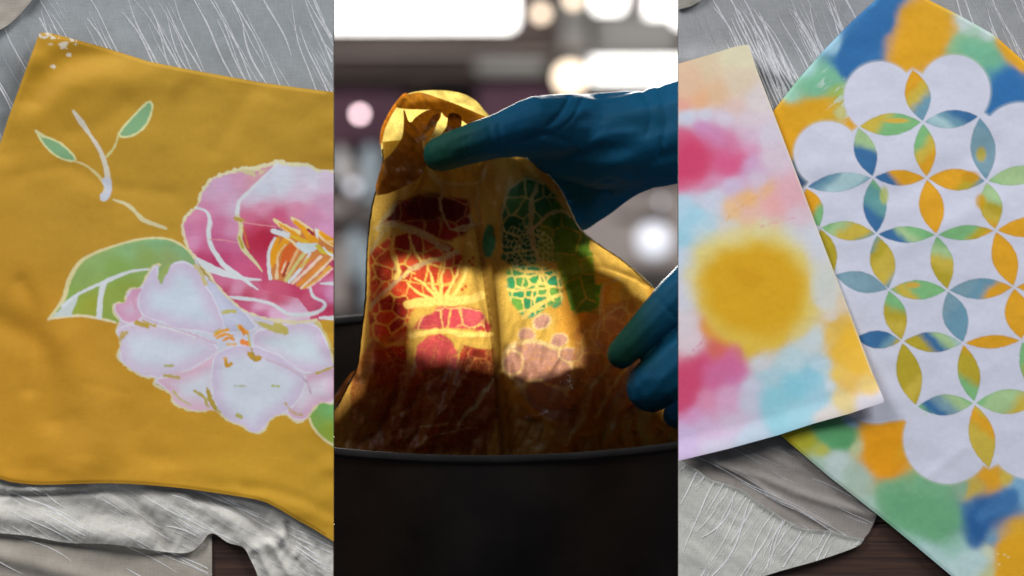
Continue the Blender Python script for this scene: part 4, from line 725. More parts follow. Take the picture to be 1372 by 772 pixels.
YLN = [([(590, 404), (575, 385), (556, 372)], [8, 4, 2]), ([(590, 402), (578, 372), (572, 362)], [6, 3, 2]), ([(592, 402), (592, 375), (597, 345)], [6, 3, 1.5]), ([(594, 402), (606, 380), (618, 350)], [6, 4, 2]), ([(596, 402), (616, 386), (624, 360)], [6, 5, 4]), ([(586, 404), (560, 392), (545, 380)], [7, 4, 2]), ([(540, 372), (542, 364), (556, 366)], 2), ([(546, 408), (580, 404), (620, 402), (646, 396)], [10, 12, 12, 10]),
       ([(553, 450), (575, 444), (600, 443), (625, 450), (658, 446)], [8, 6, 6, 7, 6]), ([(606, 412), (600, 438)], 2), ([(530, 316), (525, 330), (528, 345), (534, 360), (530, 372)], [2, 6, 7, 5, 6]), ([(549, 318), (555, 336), (562, 350)], [2, 3, 5]), ([(680, 388), (720, 388), (748, 384)], 3), ([(702, 370), (700, 386)], 2), ([(714, 390), (712, 410)], 2), ([(690, 362), (722, 364), (740, 360)], 3), ([(700, 424), (724, 408), (752, 396)], [5, 6, 3]), ([(724, 352), (728, 380), (742, 404)], 3), ([(562, 352), (600, 342)], 2), ([(645, 430), (636, 440)], 1.5)]
E2 = np.array([1.0, 1.0, 1.0])
FOLD = curve([(634, 280), (640, 320), (650, 380), (658, 440), (663, 500), (668, 560), (672, 640)], 4)
def fx(Y): A = np.array(FOLD); return np.interp(Y, A[:, 1], A[:, 0])
def csilk(X, Y):
    wx = X+3*fbm(X/16, Y/16, 301, 3); wy = Y+3*fbm(X/16, Y/16, 305, 3)
    C = lin(GOLD)*np.ones(X.shape+(3,))
    C = C*(1+0.12*fbm(X/14, Y/14, 309, 3))[..., None]
    C = over(C, 0.7*smooth(0.1, 0.5, fbm(X/40, Y/40, 311, 2))*smooth(700, 780, X), lin((206, 130, 30)))
    C = over(C, 0.6*smooth(180, 240, Y)*smooth(300, 250, Y), lin((170, 130, 60)))  # upper silk darkened: partly dye, partly shade put into the colour
    def f(C, P, col, soft=1.7):
        Pa = np.array(P); k = (X > Pa[:, 0].min()-10) & (X < Pa[:, 0].max()+10) & (Y > Pa[:, 1].min()-10) & (Y < Pa[:, 1].max()+10)
        if not k.any(): return C
        d = sdf(wx[k], wy[k], P); C[k] = over(C[k], smooth(soft, -soft, d), lin(col)*(1+0.18*fbm(X[k]/6, Y[k]/6, 315, 2))[..., None]); return C
    def s(C, P, wd, col, al=1.0, wob=0.8):
        Pa = np.array(P); k = (X > Pa[:, 0].min()-12) & (X < Pa[:, 0].max()+12) & (Y > Pa[:, 1].min()-12) & (Y < Pa[:, 1].max()+12)
        if not k.any(): return C
        Q = curve(P, 5) if len(P) > 2 else P; wi = np.interp(np.linspace(0, len(P)-1, len(Q)), range(len(P)), wd if np.ndim(wd) else [wd]*len(P))
        d = segdist(wx[k], wy[k], Q, wi)[0]+wob*fbm(X[k]/4, Y[k]/4, 318, 2); C[k] = over(C[k], al*smooth(0.9, -0.9, d), lin(col)); return C
    for P in MAUS:
        C = f(C, [(p[0]+(p[0]-np.mean([q[0] for q in P]))*0.2, p[1]+(p[1]-np.mean([q[1] for q in P]))*0.2) for p in P], (226, 200, 140)); C = f(C, P, MAU)
    for P, c in REDS+GRNS: C = f(C, P, c)
    rr = np.zeros(X.shape, bool)
    for P, c in REDS+GRNS: rr |= inpoly(X, Y, P)
    rn = np.abs(fbm(X/17, Y/17, 371, 2)); C = over(C, 0.45*smooth(0.05, 0.015, rn)*rr, lin((214, 160, 84)))
    C = over(C, 0.35*smooth(0.1, 0.5, fbm(X/24, Y/24, 375, 3))*rr, lin((80, 44, 20)))
    def cells(C, P, cell, seed, cols, vein, wv=3.0, al=1.0, sx=1.0):
        ins = smooth(2.5, -2.5, sdf(wx, wy, P)); k = ins > 0
        if not k.any(): return C
        v, c = vcell(wx[k]*sx, wy[k], cell, seed); v = v/ sx**0.5
        A_ = np.array([lin(q) for q in cols]); t = c*(len(cols)-1); i_ = np.clip(t.astype(int), 0, len(cols)-2); f_ = (t-i_)[:, None]
        base = (A_[i_]*(1-f_)+A_[i_+1]*f_)*(1+0.2*fbm(X[k]/7, Y[k]/7, seed+3, 2))[..., None]
        ww = wv*(1+0.7*fbm(X[k]/20, Y[k]/20, seed+5, 2)); m_ = smooth(ww+1.2, np.maximum(ww-0.8, 0.1), v)[..., None]
        new = base*(1-m_)+lin(vein)*m_; C[k] = over(C[k], al*ins[k], [0, 0, 0])+new*(al*ins[k])[:, None]; return C
    VG = (224, 180, 84)
    C = cells(C, [(497, 338), (520, 318), (550, 308), (598, 326), (620, 344), (614, 375), (598, 400), (562, 404), (550, 420), (546, 446), (498, 452)], 21, 601, [(190, 66, 40), (204, 84, 50), (150, 40, 32)], VG, 1.8)
    C = cells(C, [(553, 442), (566, 424), (600, 408), (640, 413), (660, 436), (655, 446), (606, 438)], 26, 605, [(190, 62, 66), (210, 90, 98), (170, 50, 56)], (226, 184, 110), 1.6)
    C = cells(C, [(512, 300), (532, 270), (590, 262), (628, 266), (634, 304), (606, 322), (560, 308), (530, 302)], 27, 609, [(140, 40, 32), (96, 30, 24), (160, 50, 40)], (170, 120, 70), 1.5)
    C = cells(C, [(672, 345), (671, 275), (690, 244), (722, 238), (746, 262), (728, 300), (724, 350), (690, 358)], 24, 613, [(52, 112, 66), (40, 90, 56), (80, 130, 70)], (176, 170, 100), 1.6)
    C = cells(C, [(724, 300), (746, 264), (775, 304), (795, 338), (800, 420), (768, 418), (756, 384), (744, 352), (722, 346)], 34, 617, [(92, 128, 40), (76, 120, 44), (120, 140, 40)], (170, 150, 60), 1.2)
    C = cells(C, [(677, 366), (700, 352), (726, 352), (750, 372), (754, 402), (730, 414), (702, 426), (686, 405)], 16, 621, [(64, 150, 84), (52, 140, 100), (110, 160, 64)], (226, 206, 110), 2.0)
    C = cells(C, [(470, 500), (500, 455), (560, 492), (612, 486), (664, 466), (668, 560), (650, 606), (470, 610)], 30, 625, [(140, 44, 34), (110, 34, 24), (156, 66, 40)], (176, 112, 60), 1.2, 0.75)
    C = cells(C, [(770, 440), (800, 410), (850, 400), (870, 470), (860, 560), (760, 580)], 30, 629, [(176, 120, 84), (160, 110, 60), (180, 110, 50)], (200, 160, 90), 1.6, 0.7)
    C = f(C, REDS[7][0], (188, 74, 76))
    # fine resist crackle
    m = np.zeros(X.shape, bool)
    for P, c in REDS[1:2]+REDS[3:4]+GRNS[3:4]: m |= inpoly(X, Y, P)
    m |= inpoly(X, Y, [(672, 300), (745, 300), (752, 420), (690, 425)])
    v = vor(wx, wy, 15, 320); C = over(C, 0.8*0.0*m, lin((224, 184, 92)))
    v2 = vor(wx, wy, 7, 321); C = over(C, 0.7*smooth(1.6, 0.4, v2)*inpoly(X, Y, [(675, 305), (712, 296), (740, 320), (742, 352), (690, 362), (676, 340)]), lin((214, 214, 150)))
    v3 = vor(wx+X*0.2, wy*0.6, 19, 322); C = over(C, 0.22*smooth(2.0, 0.6, v3)*smooth(460, 500, Y), lin((190, 130, 70)))
    for sd, al in ((341, 0.5), (351, 0.4)):
        rn = np.abs(fbm(X/26+Y/90, Y/20, sd, 3)); C = over(C, al*smooth(0.045, 0.01, rn)*smooth(400, 470, Y+0.5*np.abs(X-600)*(X < 545)*2), lin((206, 150, 76)))
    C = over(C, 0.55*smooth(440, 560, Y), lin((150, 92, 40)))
    C = over(C, 0.75*smooth(1.0, 0.55, np.hypot((X-575)/32, (Y-278)/26)+0.3*fbm(X/14, Y/14, 355, 3)), lin((70, 26, 16)))  # dark brown-red fold shadow painted into the silk colour
    C = over(C, 0.5*smooth(-4, 0, X-fx(Y))*smooth(9, 3, X-fx(Y))*(Y > 300), lin((110, 66, 20)))  # shade along the long fold, painted as a dark line
    for P, w in CREAMS: C = s(C, P, w, (196, 178, 128), 0.75)
    for P, w in YLN: C = s(C, P, w, (240, 206, 110))
    for x, y in ((629, 350), (633, 355), (634, 346), (619, 388), (624, 384), (648, 442)): C = over(C, smooth(3, 1.5, np.hypot(X-x, (Y-y))), lin((190, 80, 40)))
    return C
SILK = curve([(512, 190), (513, 218), (507, 245), (499, 275), (493, 320), (491, 360), (490, 400), (484, 450), (479, 490), (466, 518), (452, 545), (430, 580), (420, 640)], 3)+[(560, 665), (760, 665), (900, 650)]+curve([(925, 575), (900, 560), (880, 520), (880, 440), (886, 402), (874, 384), (850, 362), (830, 346), (800, 326), (776, 306), (765, 284), (748, 250), (722, 224), (690, 203), (650, 193), (600, 190), (560, 186)], 3)
def hsilk(X, Y):
    d = X-fx(Y); amt = smooth(270, 330, Y)
    h = YC-30-22*amt*smooth(14, 0, d)*(d > 0)+22*amt*smooth(-2.5, 1.5, d)*np.exp(-np.maximum(d, 0)/26)-12*amt*np.exp(-(d/7)**2)*(d < 0)
    h = h+14*fbm(X/60, Y/110, 331, 3)+9*fbm((X*.95+Y*.15)/24, Y/110, 335, 3)+6*np.abs(fbm((X*.97-Y*.12)/30, Y/150, 345, 2))+2.2*fbm(X/14, Y/12, 338, 3)*smooth(470, 540, Y)-17*np.abs(fbm((X+Y*.4)/34, (Y-X*.3)/60, 381, 3))*smooth(380, 500, Y)-5*np.abs(fbm((X-Y*.2)/22, Y/90, 385, 2))*smooth(320, 230, Y)+0.5*fbm(X/6, Y/6, 389, 2)
    for P, w, a in (([(570, 210), (556, 260), (520, 330), (510, 420), (500, 500)], 12, -16), ([(580, 215), (575, 260), (560, 300)], 5, -8), ([(572, 214), (562, 246), (548, 270)], 4, 8), ([(590, 222), (600, 260), (598, 330)], 9, 9), ([(600, 215), (650, 250), (664, 300)], 10, -9), ([(660, 205), (640, 240), (650, 330)], 7, 8), ([(690, 210), (740, 260), (790, 340), (870, 390)], 9, -10), ([(755, 375), (800, 360), (868, 384)], 6, -10), ([(750, 385), (800, 372), (850, 380)], 5, 9), ([(745, 300), (758, 350), (780, 440)], 5, 7),
                    ([(492, 300), (491, 400), (480, 500)], 8, 18), ([(680, 470), (690, 520), (740, 560), (770, 520)], 7, -12), ([(700, 560), (750, 550), (800, 500), (840, 450)], 8, 10), ([(640, 480), (600, 540), (560, 600)], 8, -10), ([(545, 470), (530, 530), (490, 590)], 10, 12), ([(800, 470), (790, 540), (760, 600)], 7, -12), ([(850, 540), (860, 600)], 9, 12), ([(630, 330), (655, 440)], 4, -5)):
        h = h+ridge(X, Y, curve(P), w, a)
    return h
M_edge = M_silk
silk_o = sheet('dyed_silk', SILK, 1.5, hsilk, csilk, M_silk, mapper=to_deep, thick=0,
    parts=None)
tag(silk_o, 'wet golden silk with red and green resist pattern lifted from the pot, lit through', 'silk')
# folded layers hanging behind it (they darken the light that comes through)
def layer(name, P, dep, amp, seed, step=3.0, col=(206, 150, 40), mat=None):
    hf = lambda X, Y: dep+amp*fbm(X/40, Y/60, seed, 3)+amp*0.7*fbm((X+Y)/16, Y/50, seed+4, 2)
    cf = lambda X, Y: lin(col)*(1+0.15*fbm(X/20, Y/20, seed+7, 2))[..., None]
    return sheet(name, P, step, hf, cf, mat or M_dense, parent=silk_o, mapper=to_deep, thick=0)
layer('back_fold', curve([(516, 196), (530, 156), (560, 140), (628, 146), (644, 166), (700, 168), (756, 200), (756, 256), (752, 300), (748, 330), (700, 322), (668, 336), (640, 322), (600, 324), (556, 306), (524, 318), (498, 330), (502, 270)], 3, True), YC+130, 30, 401, col=(150, 96, 36))
layer('back_fold', curve([(744, 256), (748, 200), (770, 230), (776, 310), (872, 386), (886, 440), (880, 520), (782, 520), (772, 450), (760, 400), (742, 345), (734, 310)], 3, True), YC+55, 18, 411, col=(196, 140, 40), mat=M_mid)
layer('back_fold', [(497, 318), (522, 322), (526, 370), (540, 384), (548, 404), (558, 414), (556, 452), (548, 470), (556, 560), (470, 560), (486, 450)], YC+60, 18, 421, col=(200, 110, 44), mat=M_mid)
layer('back_fold', curve([(470, 500), (552, 478), (600, 486), (668, 470), (700, 480), (770, 470), (870, 500), (880, 620), (450, 620)], 3, True), YC+60, 14, 431, col=(150, 84, 34))
layer('back_fold', curve([(540, 420), (600, 436), (660, 440), (668, 480), (620, 500), (550, 500)], 3, True), YC+150, 20, 471, col=(200, 150, 80))
layer('back_fold', [(650, 330), (664, 330), (676, 480), (664, 480)], YC+34, 3, 441)
# bunched loop over the thumb
LOOP = curve([(513, 214), (511, 190), (513, 170), (522, 150), (536, 132), (556, 123), (590, 121), (618, 125), (636, 134), (648, 147), (660, 168), (640, 215), (580, 230), (530, 230)], 4, True)
def hloop(X, Y):
    v = vor(X+6*fbm(X/20, Y/20, 450, 2), Y, 34, 451)
    return YC+20-40*np.sqrt(np.clip(1-((X-582)/78)**2-((Y-180)/70)**2, 0, 1))+0.3*v+6*fbm(X/22, Y/22, 455, 3)
sheet('bunched_loop', LOOP, 2, hloop, lambda X, Y: lin((248, 220, 118))*(1+0.12*fbm(X/9, Y/9, 458, 3))[..., None], M_silk, parent=silk_o, mapper=to_deep, thick=0)
def hband(c):
    return lambda X, Y: c-10*fbm(X/20, Y/20, 461, 2)+5*fbm((X-Y)/9, (X+Y)/50, 463, 2)
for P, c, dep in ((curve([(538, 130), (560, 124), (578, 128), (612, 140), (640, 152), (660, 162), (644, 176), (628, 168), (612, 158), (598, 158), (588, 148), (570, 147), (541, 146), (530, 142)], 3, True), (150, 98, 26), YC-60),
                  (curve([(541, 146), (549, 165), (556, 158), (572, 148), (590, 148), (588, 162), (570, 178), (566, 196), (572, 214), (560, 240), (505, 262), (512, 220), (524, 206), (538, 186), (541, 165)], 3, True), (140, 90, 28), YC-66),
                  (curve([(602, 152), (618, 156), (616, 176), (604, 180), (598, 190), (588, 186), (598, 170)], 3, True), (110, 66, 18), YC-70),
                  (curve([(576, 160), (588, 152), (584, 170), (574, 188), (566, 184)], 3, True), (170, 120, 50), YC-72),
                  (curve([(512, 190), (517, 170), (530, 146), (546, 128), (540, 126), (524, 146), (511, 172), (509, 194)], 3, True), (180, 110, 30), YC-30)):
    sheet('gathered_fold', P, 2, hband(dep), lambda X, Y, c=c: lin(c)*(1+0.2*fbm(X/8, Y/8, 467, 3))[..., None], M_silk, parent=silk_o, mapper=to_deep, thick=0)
bm = bmesh.new(); rb = random.Random(9)  # pale beads added to stand for wet sparkles on the silk
for k in range(46):
    if k < 26: x, y = 762+rb.gauss(0, 5), 512+rb.gauss(0, 9)
    else: t = rb.random(); x, y = 704+34*t, 558-8*t*t+rb.gauss(0, 1)
    dd = float(hsilk(np.array([x]), np.array([y]))[0])-0.8
    bmesh.ops.create_icosphere(bm, subdivisions=1, radius=rb.uniform(0.5, 1.2)*S, matrix=Matrix.Translation(pt(x, y, dd)))
me = bpy.data.meshes.new('sparkle_beads'); bm.to_mesh(me); bm.free(); tag(link('sparkle_beads', me, plain('sparkle_pale', (0.9, 0.85, 0.8), 0.15), silk_o), kind='stuff')
# bright wet hem along the right edge
def rope(name, P, wd, dep, mat, parent, seg=8, jitter=0.0):
    Q = curve(P, 6) if len(P) > 2 else P; V = []; F = []; n = len(Q); pts = []
    wi = np.interp(np.linspace(0, len(P)-1, n), range(len(P)), wd)
    for i in range(n):
        x, y = Q[i][:2]; dd = dep(np.array([x]), np.array([y]))[0]; pts.append(pt(x, y, dd))
    for i in range(n):
        t = (pts[min(i+1, n-1)]-pts[max(i-1, 0)]).normalized(); u = t.cross(Vector((0, 1, 0))).normalized(); v = t.cross(u)
        for k in range(seg):
            a = 2*math.pi*k/seg; r = wi[i]*S*0.5*(1+jitter*math.sin(i*2.3+k)); V.append(pts[i]+u*math.cos(a)*r+v*math.sin(a)*r)
    for i in range(n-1):
        for k in range(seg): F.append((i*seg+k, i*seg+(k+1) % seg, (i+1)*seg+(k+1) % seg, (i+1)*seg+k))
    return link(name, fast_mesh(name, V, F), mat, parent)
M_hem = plain('wet_hem', (0.8, 0.6, 0.3), 0.15, noise=300, vary=0.3, bump=0.6, bscale=500)
rope('hem', [(690, 203), (722, 224), (748, 250), (765, 284), (776, 306), (800, 326), (830, 346), (850, 362), (874, 384)], [1.5, 2, 2, 2.6, 3, 2.4, 2.2, 2.8, 3], lambda x, y: hsilk(x, y)+1, M_hem, silk_o, 8, 0.3)
rope('hem', [(512, 200), (513, 218), (507, 245), (499, 275), (493, 320), (491, 360), (490, 400), (484, 450), (479, 490), (466, 518), (452, 545)], [2.2]*11, lambda x, y: hsilk(x, y)-1, M_silk, silk_o, 8, 0.3)
silk_o.children[-1].data.color_attributes.new('dye', 'FLOAT_COLOR', 'POINT').data.foreach_set('color', np.tile([0.75, 0.5, 0.08, 1], len(silk_o.children[-1].data.vertices)))

# ------------------------------------------------------------------ gloved hands
def chain(bm, P):
    """overlapping tapered balls along a joint chain; P = (px, py, depth, radius)"""
    for i in range(len(P)-1):
        a, b = P[i], P[i+1]; L = math.hypot(b[0]-a[0], b[1]-a[1], b[2]-a[2]); n = max(2, int(L/4))
        for k in range(n+1):
            t = k/n; q = [a[j]+(b[j]-a[j])*t for j in range(4)]
            m = Matrix.Translation(pt(q[0], q[1], q[2]))
            bmesh.ops.create_icosphere(bm, subdivisions=2, radius=q[3]*S*(D+q[2])/D, matrix=m)
def remeshed(name, bm, voxel, smooth_it, mat, disp=None):
    me = bpy.data.meshes.new(name); bm.to_mesh(me); bm.free(); o = bpy.data.objects.new(name, me); COL.objects.link(o)
    r = o.modifiers.new('r', 'REMESH'); r.mode = 'VOXEL'; r.voxel_size = voxel
    s = o.modifiers.new('s', 'SMOOTH'); s.iterations = smooth_it; s.factor = 0.6
    dg = bpy.context.evaluated_depsgraph_get(); new = bpy.data.meshes.new_from_object(o.evaluated_get(dg))
    bpy.data.objects.remove(o); bpy.data.meshes.remove(me)
    n = len(new.vertices); co = np.zeros(n*3, np.float32); new.vertices.foreach_get('co', co); nr = np.zeros(n*3, np.float32); new.vertices.foreach_get('normal', nr)
    co = co.reshape(-1, 3); nr = nr.reshape(-1, 3)
    if disp is not None:
        k = (D+co[:, 1]/S)/D; px = co[:, 0]/S/k+686; py = 386-co[:, 2]/S/k
        co = co+nr*(disp(px, py, co[:, 1]/S)*S)[:, None]; new.vertices.foreach_set('co', co.astype(np.float32).ravel())
    new.polygons.foreach_set('use_smooth', np.ones(len(new.polygons), bool)); new.materials.clear(); new.materials.append(mat); new.name = name
    new.update(); return link(name, new)
def glove_mat():
    m, nt, b = new_mat('blue_rubber'); N = nt.nodes; L = nt.links
    tc = N.new('ShaderNodeTexCoord'); n = N.new('ShaderNodeTexNoise'); n.inputs['Scale'].default_value = 22; n.inputs['Detail'].default_value = 3; L.new(tc.outputs['Object'], n.inputs['Vector'])
    r = N.new('ShaderNodeValToRGB'); e = r.color_ramp.elements; e[0].position = 0.3; e[0].color = (0.005, 0.115, 0.215, 1); e[1].position = 0.7; e[1].color = (0.007, 0.145, 0.29, 1)
    L.new(n.outputs[0], r.inputs[0])
    # amber dye film left on the finger tips
    at = N.new('ShaderNodeAttribute'); at.attribute_name = 'stain'
    mx = N.new('ShaderNodeMix'); mx.data_type = 'RGBA'; L.new(at.outputs['Fac'], mx.inputs[0]); L.new(r.outputs[0], mx.inputs[6]); mx.inputs[7].default_value = (0.012, 0.10, 0.06, 1)
    L.new(mx.outputs[2], b.inputs['Base Color'])
    b.inputs['Roughness'].default_value = 0.6; b.inputs['Specular IOR Level'].default_value = 0.22; b.inputs['Subsurface Weight'].default_value = 0.0
    v = N.new('ShaderNodeTexVoronoi'); v.inputs['Scale'].default_value = 420; L.new(tc.outputs['Object'], v.inputs['Vector'])
    bp = N.new('ShaderNodeBump'); bp.inputs['Strength'].default_value = 0.25; bp.inputs['Distance'].default_value = 0.0006; L.new(v.outputs['Distance'], bp.inputs['Height']); L.new(bp.outputs[0], b.inputs['Normal'])
    return m
M_glove = glove_mat()
def stain(o, fn):
    n = len(o.data.vertices); co = np.zeros(n*3, np.float32); o.data.vertices.foreach_get('co', co); co = co.reshape(-1, 3); k = (D+co[:, 1]/S)/D
    a = o.data.attributes.new('stain', 'FLOAT', 'POINT'); a.data.foreach_set('value', np.clip(fn(co[:, 0]/S/k+686, 386-co[:, 2]/S/k), 0, 1).astype(np.float32))
bm = bmesh.new()
chain(bm, [(1180, 130, 760, 70), (1040, 150, 760, 70), (930, 172, 765, 72), (860, 188, 770, 67), (805, 190, 775, 66), (756, 184, 772, 58)])
chain(bm, [(800, 186, 770, 58), (770, 172, 752, 48), (715, 170, 705, 41), (672, 181, 684, 31), (640, 190, 676, 28.5), (612, 199, 676, 27), (590, 207, 682, 24.5)])
chain(bm, [(860, 200, 790, 56), (828, 226, 830, 46), (798, 262, 850, 34), (777, 286, 850, 24), (752, 292, 830, 17)])
chain(bm, [(820, 190, 790, 50), (796, 216, 838, 36), (768, 250, 858, 26), (742, 272, 850, 20), (722, 276, 836, 17)])
chain(bm, [(790, 186, 790, 45), (765, 212, 838, 32), (738, 236, 856, 24), (708, 250, 850, 20), (690, 254, 838, 16)])
chain(bm, [(872, 200, 790, 46), (852, 222, 820, 36), (830, 244, 850, 24), (812, 262, 852, 20)])
def gd(px, py, dp):
    h = 1.5*fbm(px/60, py/60+dp/70, 501, 3)
    for P, w_, a in (([(720, 200), (770, 190), (830, 160), (880, 150)], 14, 4), ([(740, 222), (790, 205), (840, 200)], 11, -3), ([(800, 240), (840, 210), (900, 190)], 14, 4), ([(850, 235), (880, 215), (905, 205)], 9, -3), ([(760, 160), (790, 145), (850, 135)], 8, 3), ([(690, 195), (720, 190)], 5, -3), ([(655, 170), (662, 200)], 4, -1.6), ([(668, 168), (674, 205)], 3, -1.4)):
        h = h+ridge(px, py, curve(P) if len(P) > 2 else P, w_, a)
    for P, w_, a in (([(735, 168), (752, 150), (762, 132)], 3.2, -2.6), ([(748, 176), (768, 156), (780, 134)], 3.0, -2.2), ([(792, 250), (812, 240), (832, 246)], 3, -2.2), ([(785, 262), (800, 254), (818, 256)], 2.6, -1.8), ([(860, 120), (872, 150), (866, 182)], 4, -2.4), ([(884, 118), (892, 160), (884, 210)], 4.5, -2.8), ([(700, 190), (730, 180), (760, 190)], 4, -2.6), ([(625, 186), (630, 214)], 2.4, -1.2), ([(618, 186), (622, 214)], 2.0, -0.9), ([(780, 200), (812, 182), (850, 178)], 6, 3.0)):
        h = h+ridge(px, py, curve(P) if len(P) > 2 else P, w_, a)
    return h+0.35*fbm(px/9, py/9, 505, 2)
g = remeshed('gloved_hand', bm, 2.4*S, 12, M_glove, gd); stain(g, lambda x, y: smooth(680, 600, x+0.3*(y-190)))
tag(g, 'upper hand in blue rubber glove, thumb pinching the top of the silk', 'gloved hand')
bm = bmesh.new()
chain(bm, [(1120, 260, 720, 66), (1010, 340, 720, 64), (960, 370, 715, 48), (905, 400, 700, 30), (872, 434, 690, 26), (845, 462, 690, 23), (833, 474, 692, 21)])
chain(bm, [(1010, 360, 730, 60), (960, 440, 720, 44), (912, 484, 700, 40), (886, 508, 700, 38), (874, 518, 704, 36)])
chain(bm, [(1020, 400, 745, 55), (970, 490, 745, 36), (930, 545, 745, 28), (905, 556, 748, 18)])
chain(bm, [(1040, 420, 755, 50), (1010, 520, 760, 32), (975, 575, 765, 24), (950, 585, 770, 18)])
g = remeshed('gloved_hand', bm, 2.6*S, 5, M_glove, lambda x, y, d: 1.2*fbm(x/40, y/40+d/60, 511, 3)+ridge(x, y, [(880, 400), (905, 425)], 4, -1.4)); stain(g, lambda x, y: smooth(900, 840, x)*smooth(505, 480, y))
tag(g, 'lower hand in blue rubber glove, fingers holding the silk by its right side', 'gloved hand')

# ------------------------------------------------------------------ workshop far behind
FAR = 15.0/S
def far_box(name, x0, y0, x1, y1, dep, thick, mat, parent=None, bev=0.01):
    k = (D+dep)/D
    me = box_mesh(name, (x0-686)*S*k, (x1-686)*S*k, dep*S, (dep+thick)*S, (386-y1)*S*k, (386-y0)*S*k, bev)
    return link(name, me, mat, parent)
M_wall = plain('mauve_wall', (0.10, 0.075, 0.072), 0.8, noise=2, vary=0.35)
M_steel = plain('grey_steel', (0.27, 0.28, 0.27), 0.5, 0.2, noise=3, vary=0.2)
M_beam = plain('brown_beam', (0.085, 0.06, 0.05), 0.7, noise=3, vary=0.3)
M_plum = plain('plum_cloth', (0.10, 0.045, 0.075), 0.8, noise=3, vary=0.3)
M_blue = plain('pale_blue_enamel', (0.42, 0.54, 0.62), 0.4, noise=3, vary=0.2)
M_grey = plain('grey_plaster', (0.38, 0.34, 0.325), 0.7, noise=2, vary=0.25)
M_dark = plain('dark_counter', (0.012, 0.010, 0.010), 0.6, noise=3, vary=0.3)
M_pane = plain('bright_pane', (0.9, 0.9, 0.9), 0.3, emit=(1.0, 0.98, 0.94), es=3.2)
M_lampw = plain('lamp_glow', (0.9, 0.8, 0.7), 0.4, emit=(1.0, 0.80, 0.58), es=3.0)
M_bulb = plain('small_bulb', (0.9, 0.8, 0.8), 0.4, emit=(1.0, 0.80, 0.78), es=9.0)
M_bulbb = plain('soft_bulb', (0.9, 0.9, 1.0), 0.4, emit=(0.84, 0.88, 1.0), es=1.1)
wl = far_box('workshop_wall', 250, -500, 1150, 900, FAR+900, 300, M_wall); tag(wl, kind='structure')
def window(x0, y0, x1, y1, label, nb=2):
    w_ = empty('window', pt((x0+x1)/2, y1, FAR+700)); tag(w_, label, 'window'); loc = w_.location
    o = far_box('pane', x0, y0, x1, y1, FAR+800, 60, M_pane); o.parent = w_; o.matrix_parent_inverse = Matrix.Translation(-loc)
    for a in ((x0-6, y1, x1+6, y1+6), (x0-6, y0-6, x1+6, y0), (x0-6, y0, x0, y1), (x1, y0, x1+6, y1)):
        f = far_box('frame', *a, FAR+700, 160, M_beam); f.parent = w_; f.matrix_parent_inverse = Matrix.Translation(-loc)
window(380, -160, 692, 40, 'wide blown-out bright window at the top left of the workshop')
window(786, 78, 1000, 109, 'low bright strip window at the right above the blue glove')
window(792, -90, 838, 16, 'narrow bright window beside the grey post at the top')
window(866, -120, 1000, 34, 'bright window at the top right corner of the workshop')
def thing_box(name, label, cat, specs):
    root = far_box(name, *specs[0][1:]); tag(root, label, cat)
    for sp in specs[1:]: far_box(sp[0], *sp[1:], parent=root)
    return root
thing_box('ceiling_beam', 'brown horizontal beam under the wide bright window', 'beam', [('beam', 350, 47, 744, 78, FAR+300, 300, M_beam), ('rail', 350, 68, 740, 74, FAR+240, 40, M_grey)])
thing_box('shelf', 'blurred brown wall shelf left of the warm lamp', 'shelf', [('shelf', 350, 96, 744, 106, FAR+200, 400, M_beam), ('bracket', 560, 106, 566, 130, FAR+240, 300, M_beam)])
thing_box('duct', 'pale grey horizontal duct left of the steel post', 'duct', [('duct', 636, 80, 734, 100, FAR+150, 120, M_steel), ('clamp', 730, 78, 736, 102, FAR+130, 150, M_beam)])
thing_box('steel_post', 'grey steel post rising between the bright windows', 'post', [('post', 752, -200, 792, 108, FAR+100, 200, M_steel), ('shadow_gap', 786, -200, 794, 60, FAR+90, 30, M_dark), ('collar', 745, 60, 796, 70, FAR+60, 220, M_grey)])
thing_box('cabinet', 'grey-green cabinet corner right of the steel post', 'cabinet', [('cabinet', 796, 22, 905, 74, FAR+400, 200, M_steel), ('top', 840, 14, 866, 22, FAR+380, 200, M_steel)])
thing_box('plum_curtain', 'dull plum cloth hanging behind the golden loop at left', 'curtain', [('curtain', 420, 124, 545, 196, FAR+260, 100, M_plum), ('fold', 470, 124, 480, 198, FAR+200, 60, M_plum), ('fold', 505, 124, 516, 198, FAR+200, 60, M_plum)])
thing_box('plum_curtain', 'dull plum cloth strip hanging behind the glove knuckles', 'curtain', [('curtain', 640, 112, 740, 190, FAR+260, 100, M_plum), ('fold', 690, 112, 698, 190, FAR+210, 50, M_plum)])
thing_box('counter', 'dark counter edge behind the pot at the right', 'counter', [('counter', 640, 366, 1040, 520, FAR-6000, 900, M_dark)])
thing_box('counter', 'dark counter behind the pot at the left', 'counter', [('counter', 250, 420, 620, 620, FAR-5800, 900, M_dark)])
def jar(label, x, ytop, ybot, w_, mat, dep):
    k = (D+dep)/D; h = (ybot-ytop)*k; r = w_/2*k
    root = empty('jar', pt(x, ybot, dep)); tag(root, label, 'jar')
    lathe('body', [(0.1, 0), (r*.92, 2), (r, h*.06), (r, h*.72), (r*.7, h*.84), (r*.62, h*.9)], 24, mat, root)
    lathe('lid', [(r*.7, h*.88), (r*.72, h*.98), (r*.6, h), (0.1, h)], 24, M_dark if x > 470 else M_grey, root)
jar('pale grey jar standing lowest at the left edge', 452, 322, 415, 34, M_grey, FAR-300)
jar('light blue jar between the left edge and the silk', 476, 300, 372, 26, M_blue, FAR-200)
jar('white enamel jar high on the left beside the plum cloth', 456, 196, 246, 22, plain('white_enamel', (0.7, 0.72, 0.74), .4), FAR-100)
jar('tall pale bottle between white enamel jar and loop', 474, 212, 268, 20, M_grey, FAR-120)
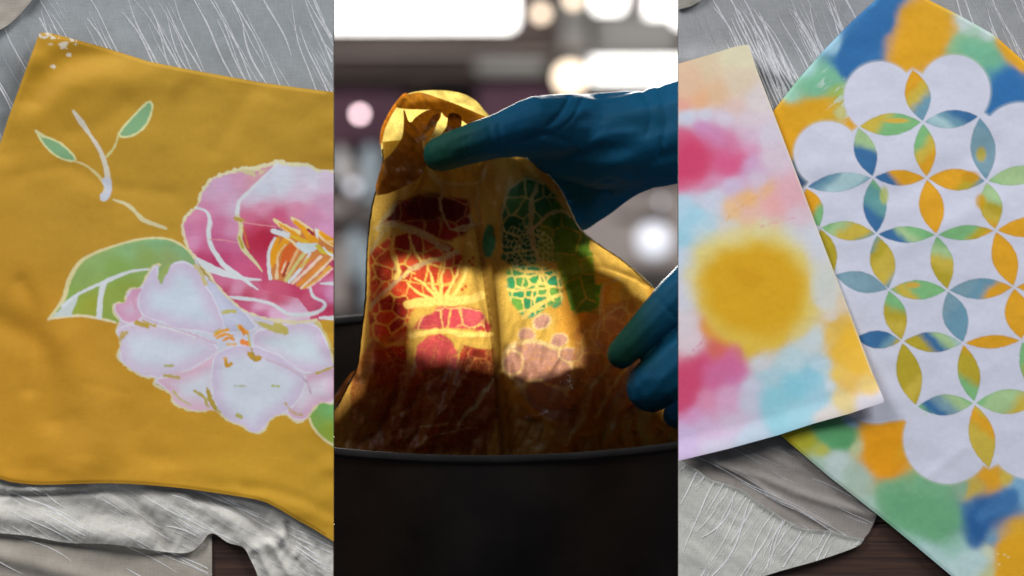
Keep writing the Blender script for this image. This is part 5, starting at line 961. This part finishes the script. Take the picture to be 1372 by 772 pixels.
jar('chalky blue jar tucked against the silk below the shelf', 497, 318, 415, 22, M_blue, FAR-320)
jar('pale blue bottle behind the edge of the golden loop', 496, 186, 268, 26, M_blue, FAR-100)
thing_box('shelf', 'blurred pale shelf board at the left below the bottles', 'shelf', [('shelf', 350, 268, 560, 290, FAR-50, 400, M_grey), ('bracket', 440, 290, 446, 312, FAR, 300, M_beam), ('lip', 350, 290, 560, 300, FAR-20, 30, M_dark)])
thing_box('crate', 'dull grey crate behind the right side of the silk', 'crate', [('crate', 770, 258, 1000, 362, FAR-200, 400, M_grey), ('slot', 820, 286, 905, 294, FAR-215, 20, M_dark), ('lid', 765, 250, 1005, 260, FAR-230, 450, M_grey)])
def bulb(x, y, r, mat, label, dep=FAR-400):
    k = (D+dep)/D; root = empty('lamp', pt(x, y, dep)); tag(root, label, 'lamp')
    lathe('bulb', [(max(0.1, r*math.sin(a))*k, -r*math.cos(a)*k) for a in np.linspace(0.02, math.pi-0.02, 9)], 16, mat, root)
    lathe('socket', [(r*.4*k, r*.9*k), (r*.45*k, r*1.6*k), (0.1, r*1.65*k)], 12, M_dark, root)
bulb(482, 153, 5, plain('bulb_dim', (.8, .7, .75), .4, emit=(1.0, .72, .78), es=10.0), 'small pinkish lamp out of focus on the plum cloth')
bulb(764, 104, 20, M_lampw, 'warm round lamp hanging between post and strip window')
bulb(725, 18, 9, M_lampw, 'warm lamp at the edge of the wide window', FAR+200)
bulb(768, 0, 9, M_lampw, 'warm lamp at the top of the steel post', FAR-100)
bulb(876, 322, 24, plain('milky_globe', (.8, .8, .9), .4, emit=(.84, .9, 1.0), es=0.75), 'large milky white globe lamp at the right between the gloves', FAR-800)
bulb(886, 270, 4, M_bulbb, 'small grey lamp just below the upper glove cuff')
bulb(473, 250, 7, M_bulbb, 'small whitish lamp between jars at the left')
GR = {'gauze': 'sheer gauze layers under the dyed sheets', 'window': 'bright workshop windows', 'lamp': 'out of focus workshop lamps', 'jar': 'jars on the workshop shelf', 'gloved hand': 'hands in blue rubber gloves',
      'painted sheet': 'painted sheets on the right tabletop', 'curtain': 'plum cloths in the background', 'counter': 'dark counters behind the pot', 'shelf': 'workshop shelves'}
for o in bpy.data.objects:
    if o.get('category') in GR: o['group'] = GR[o['category']]
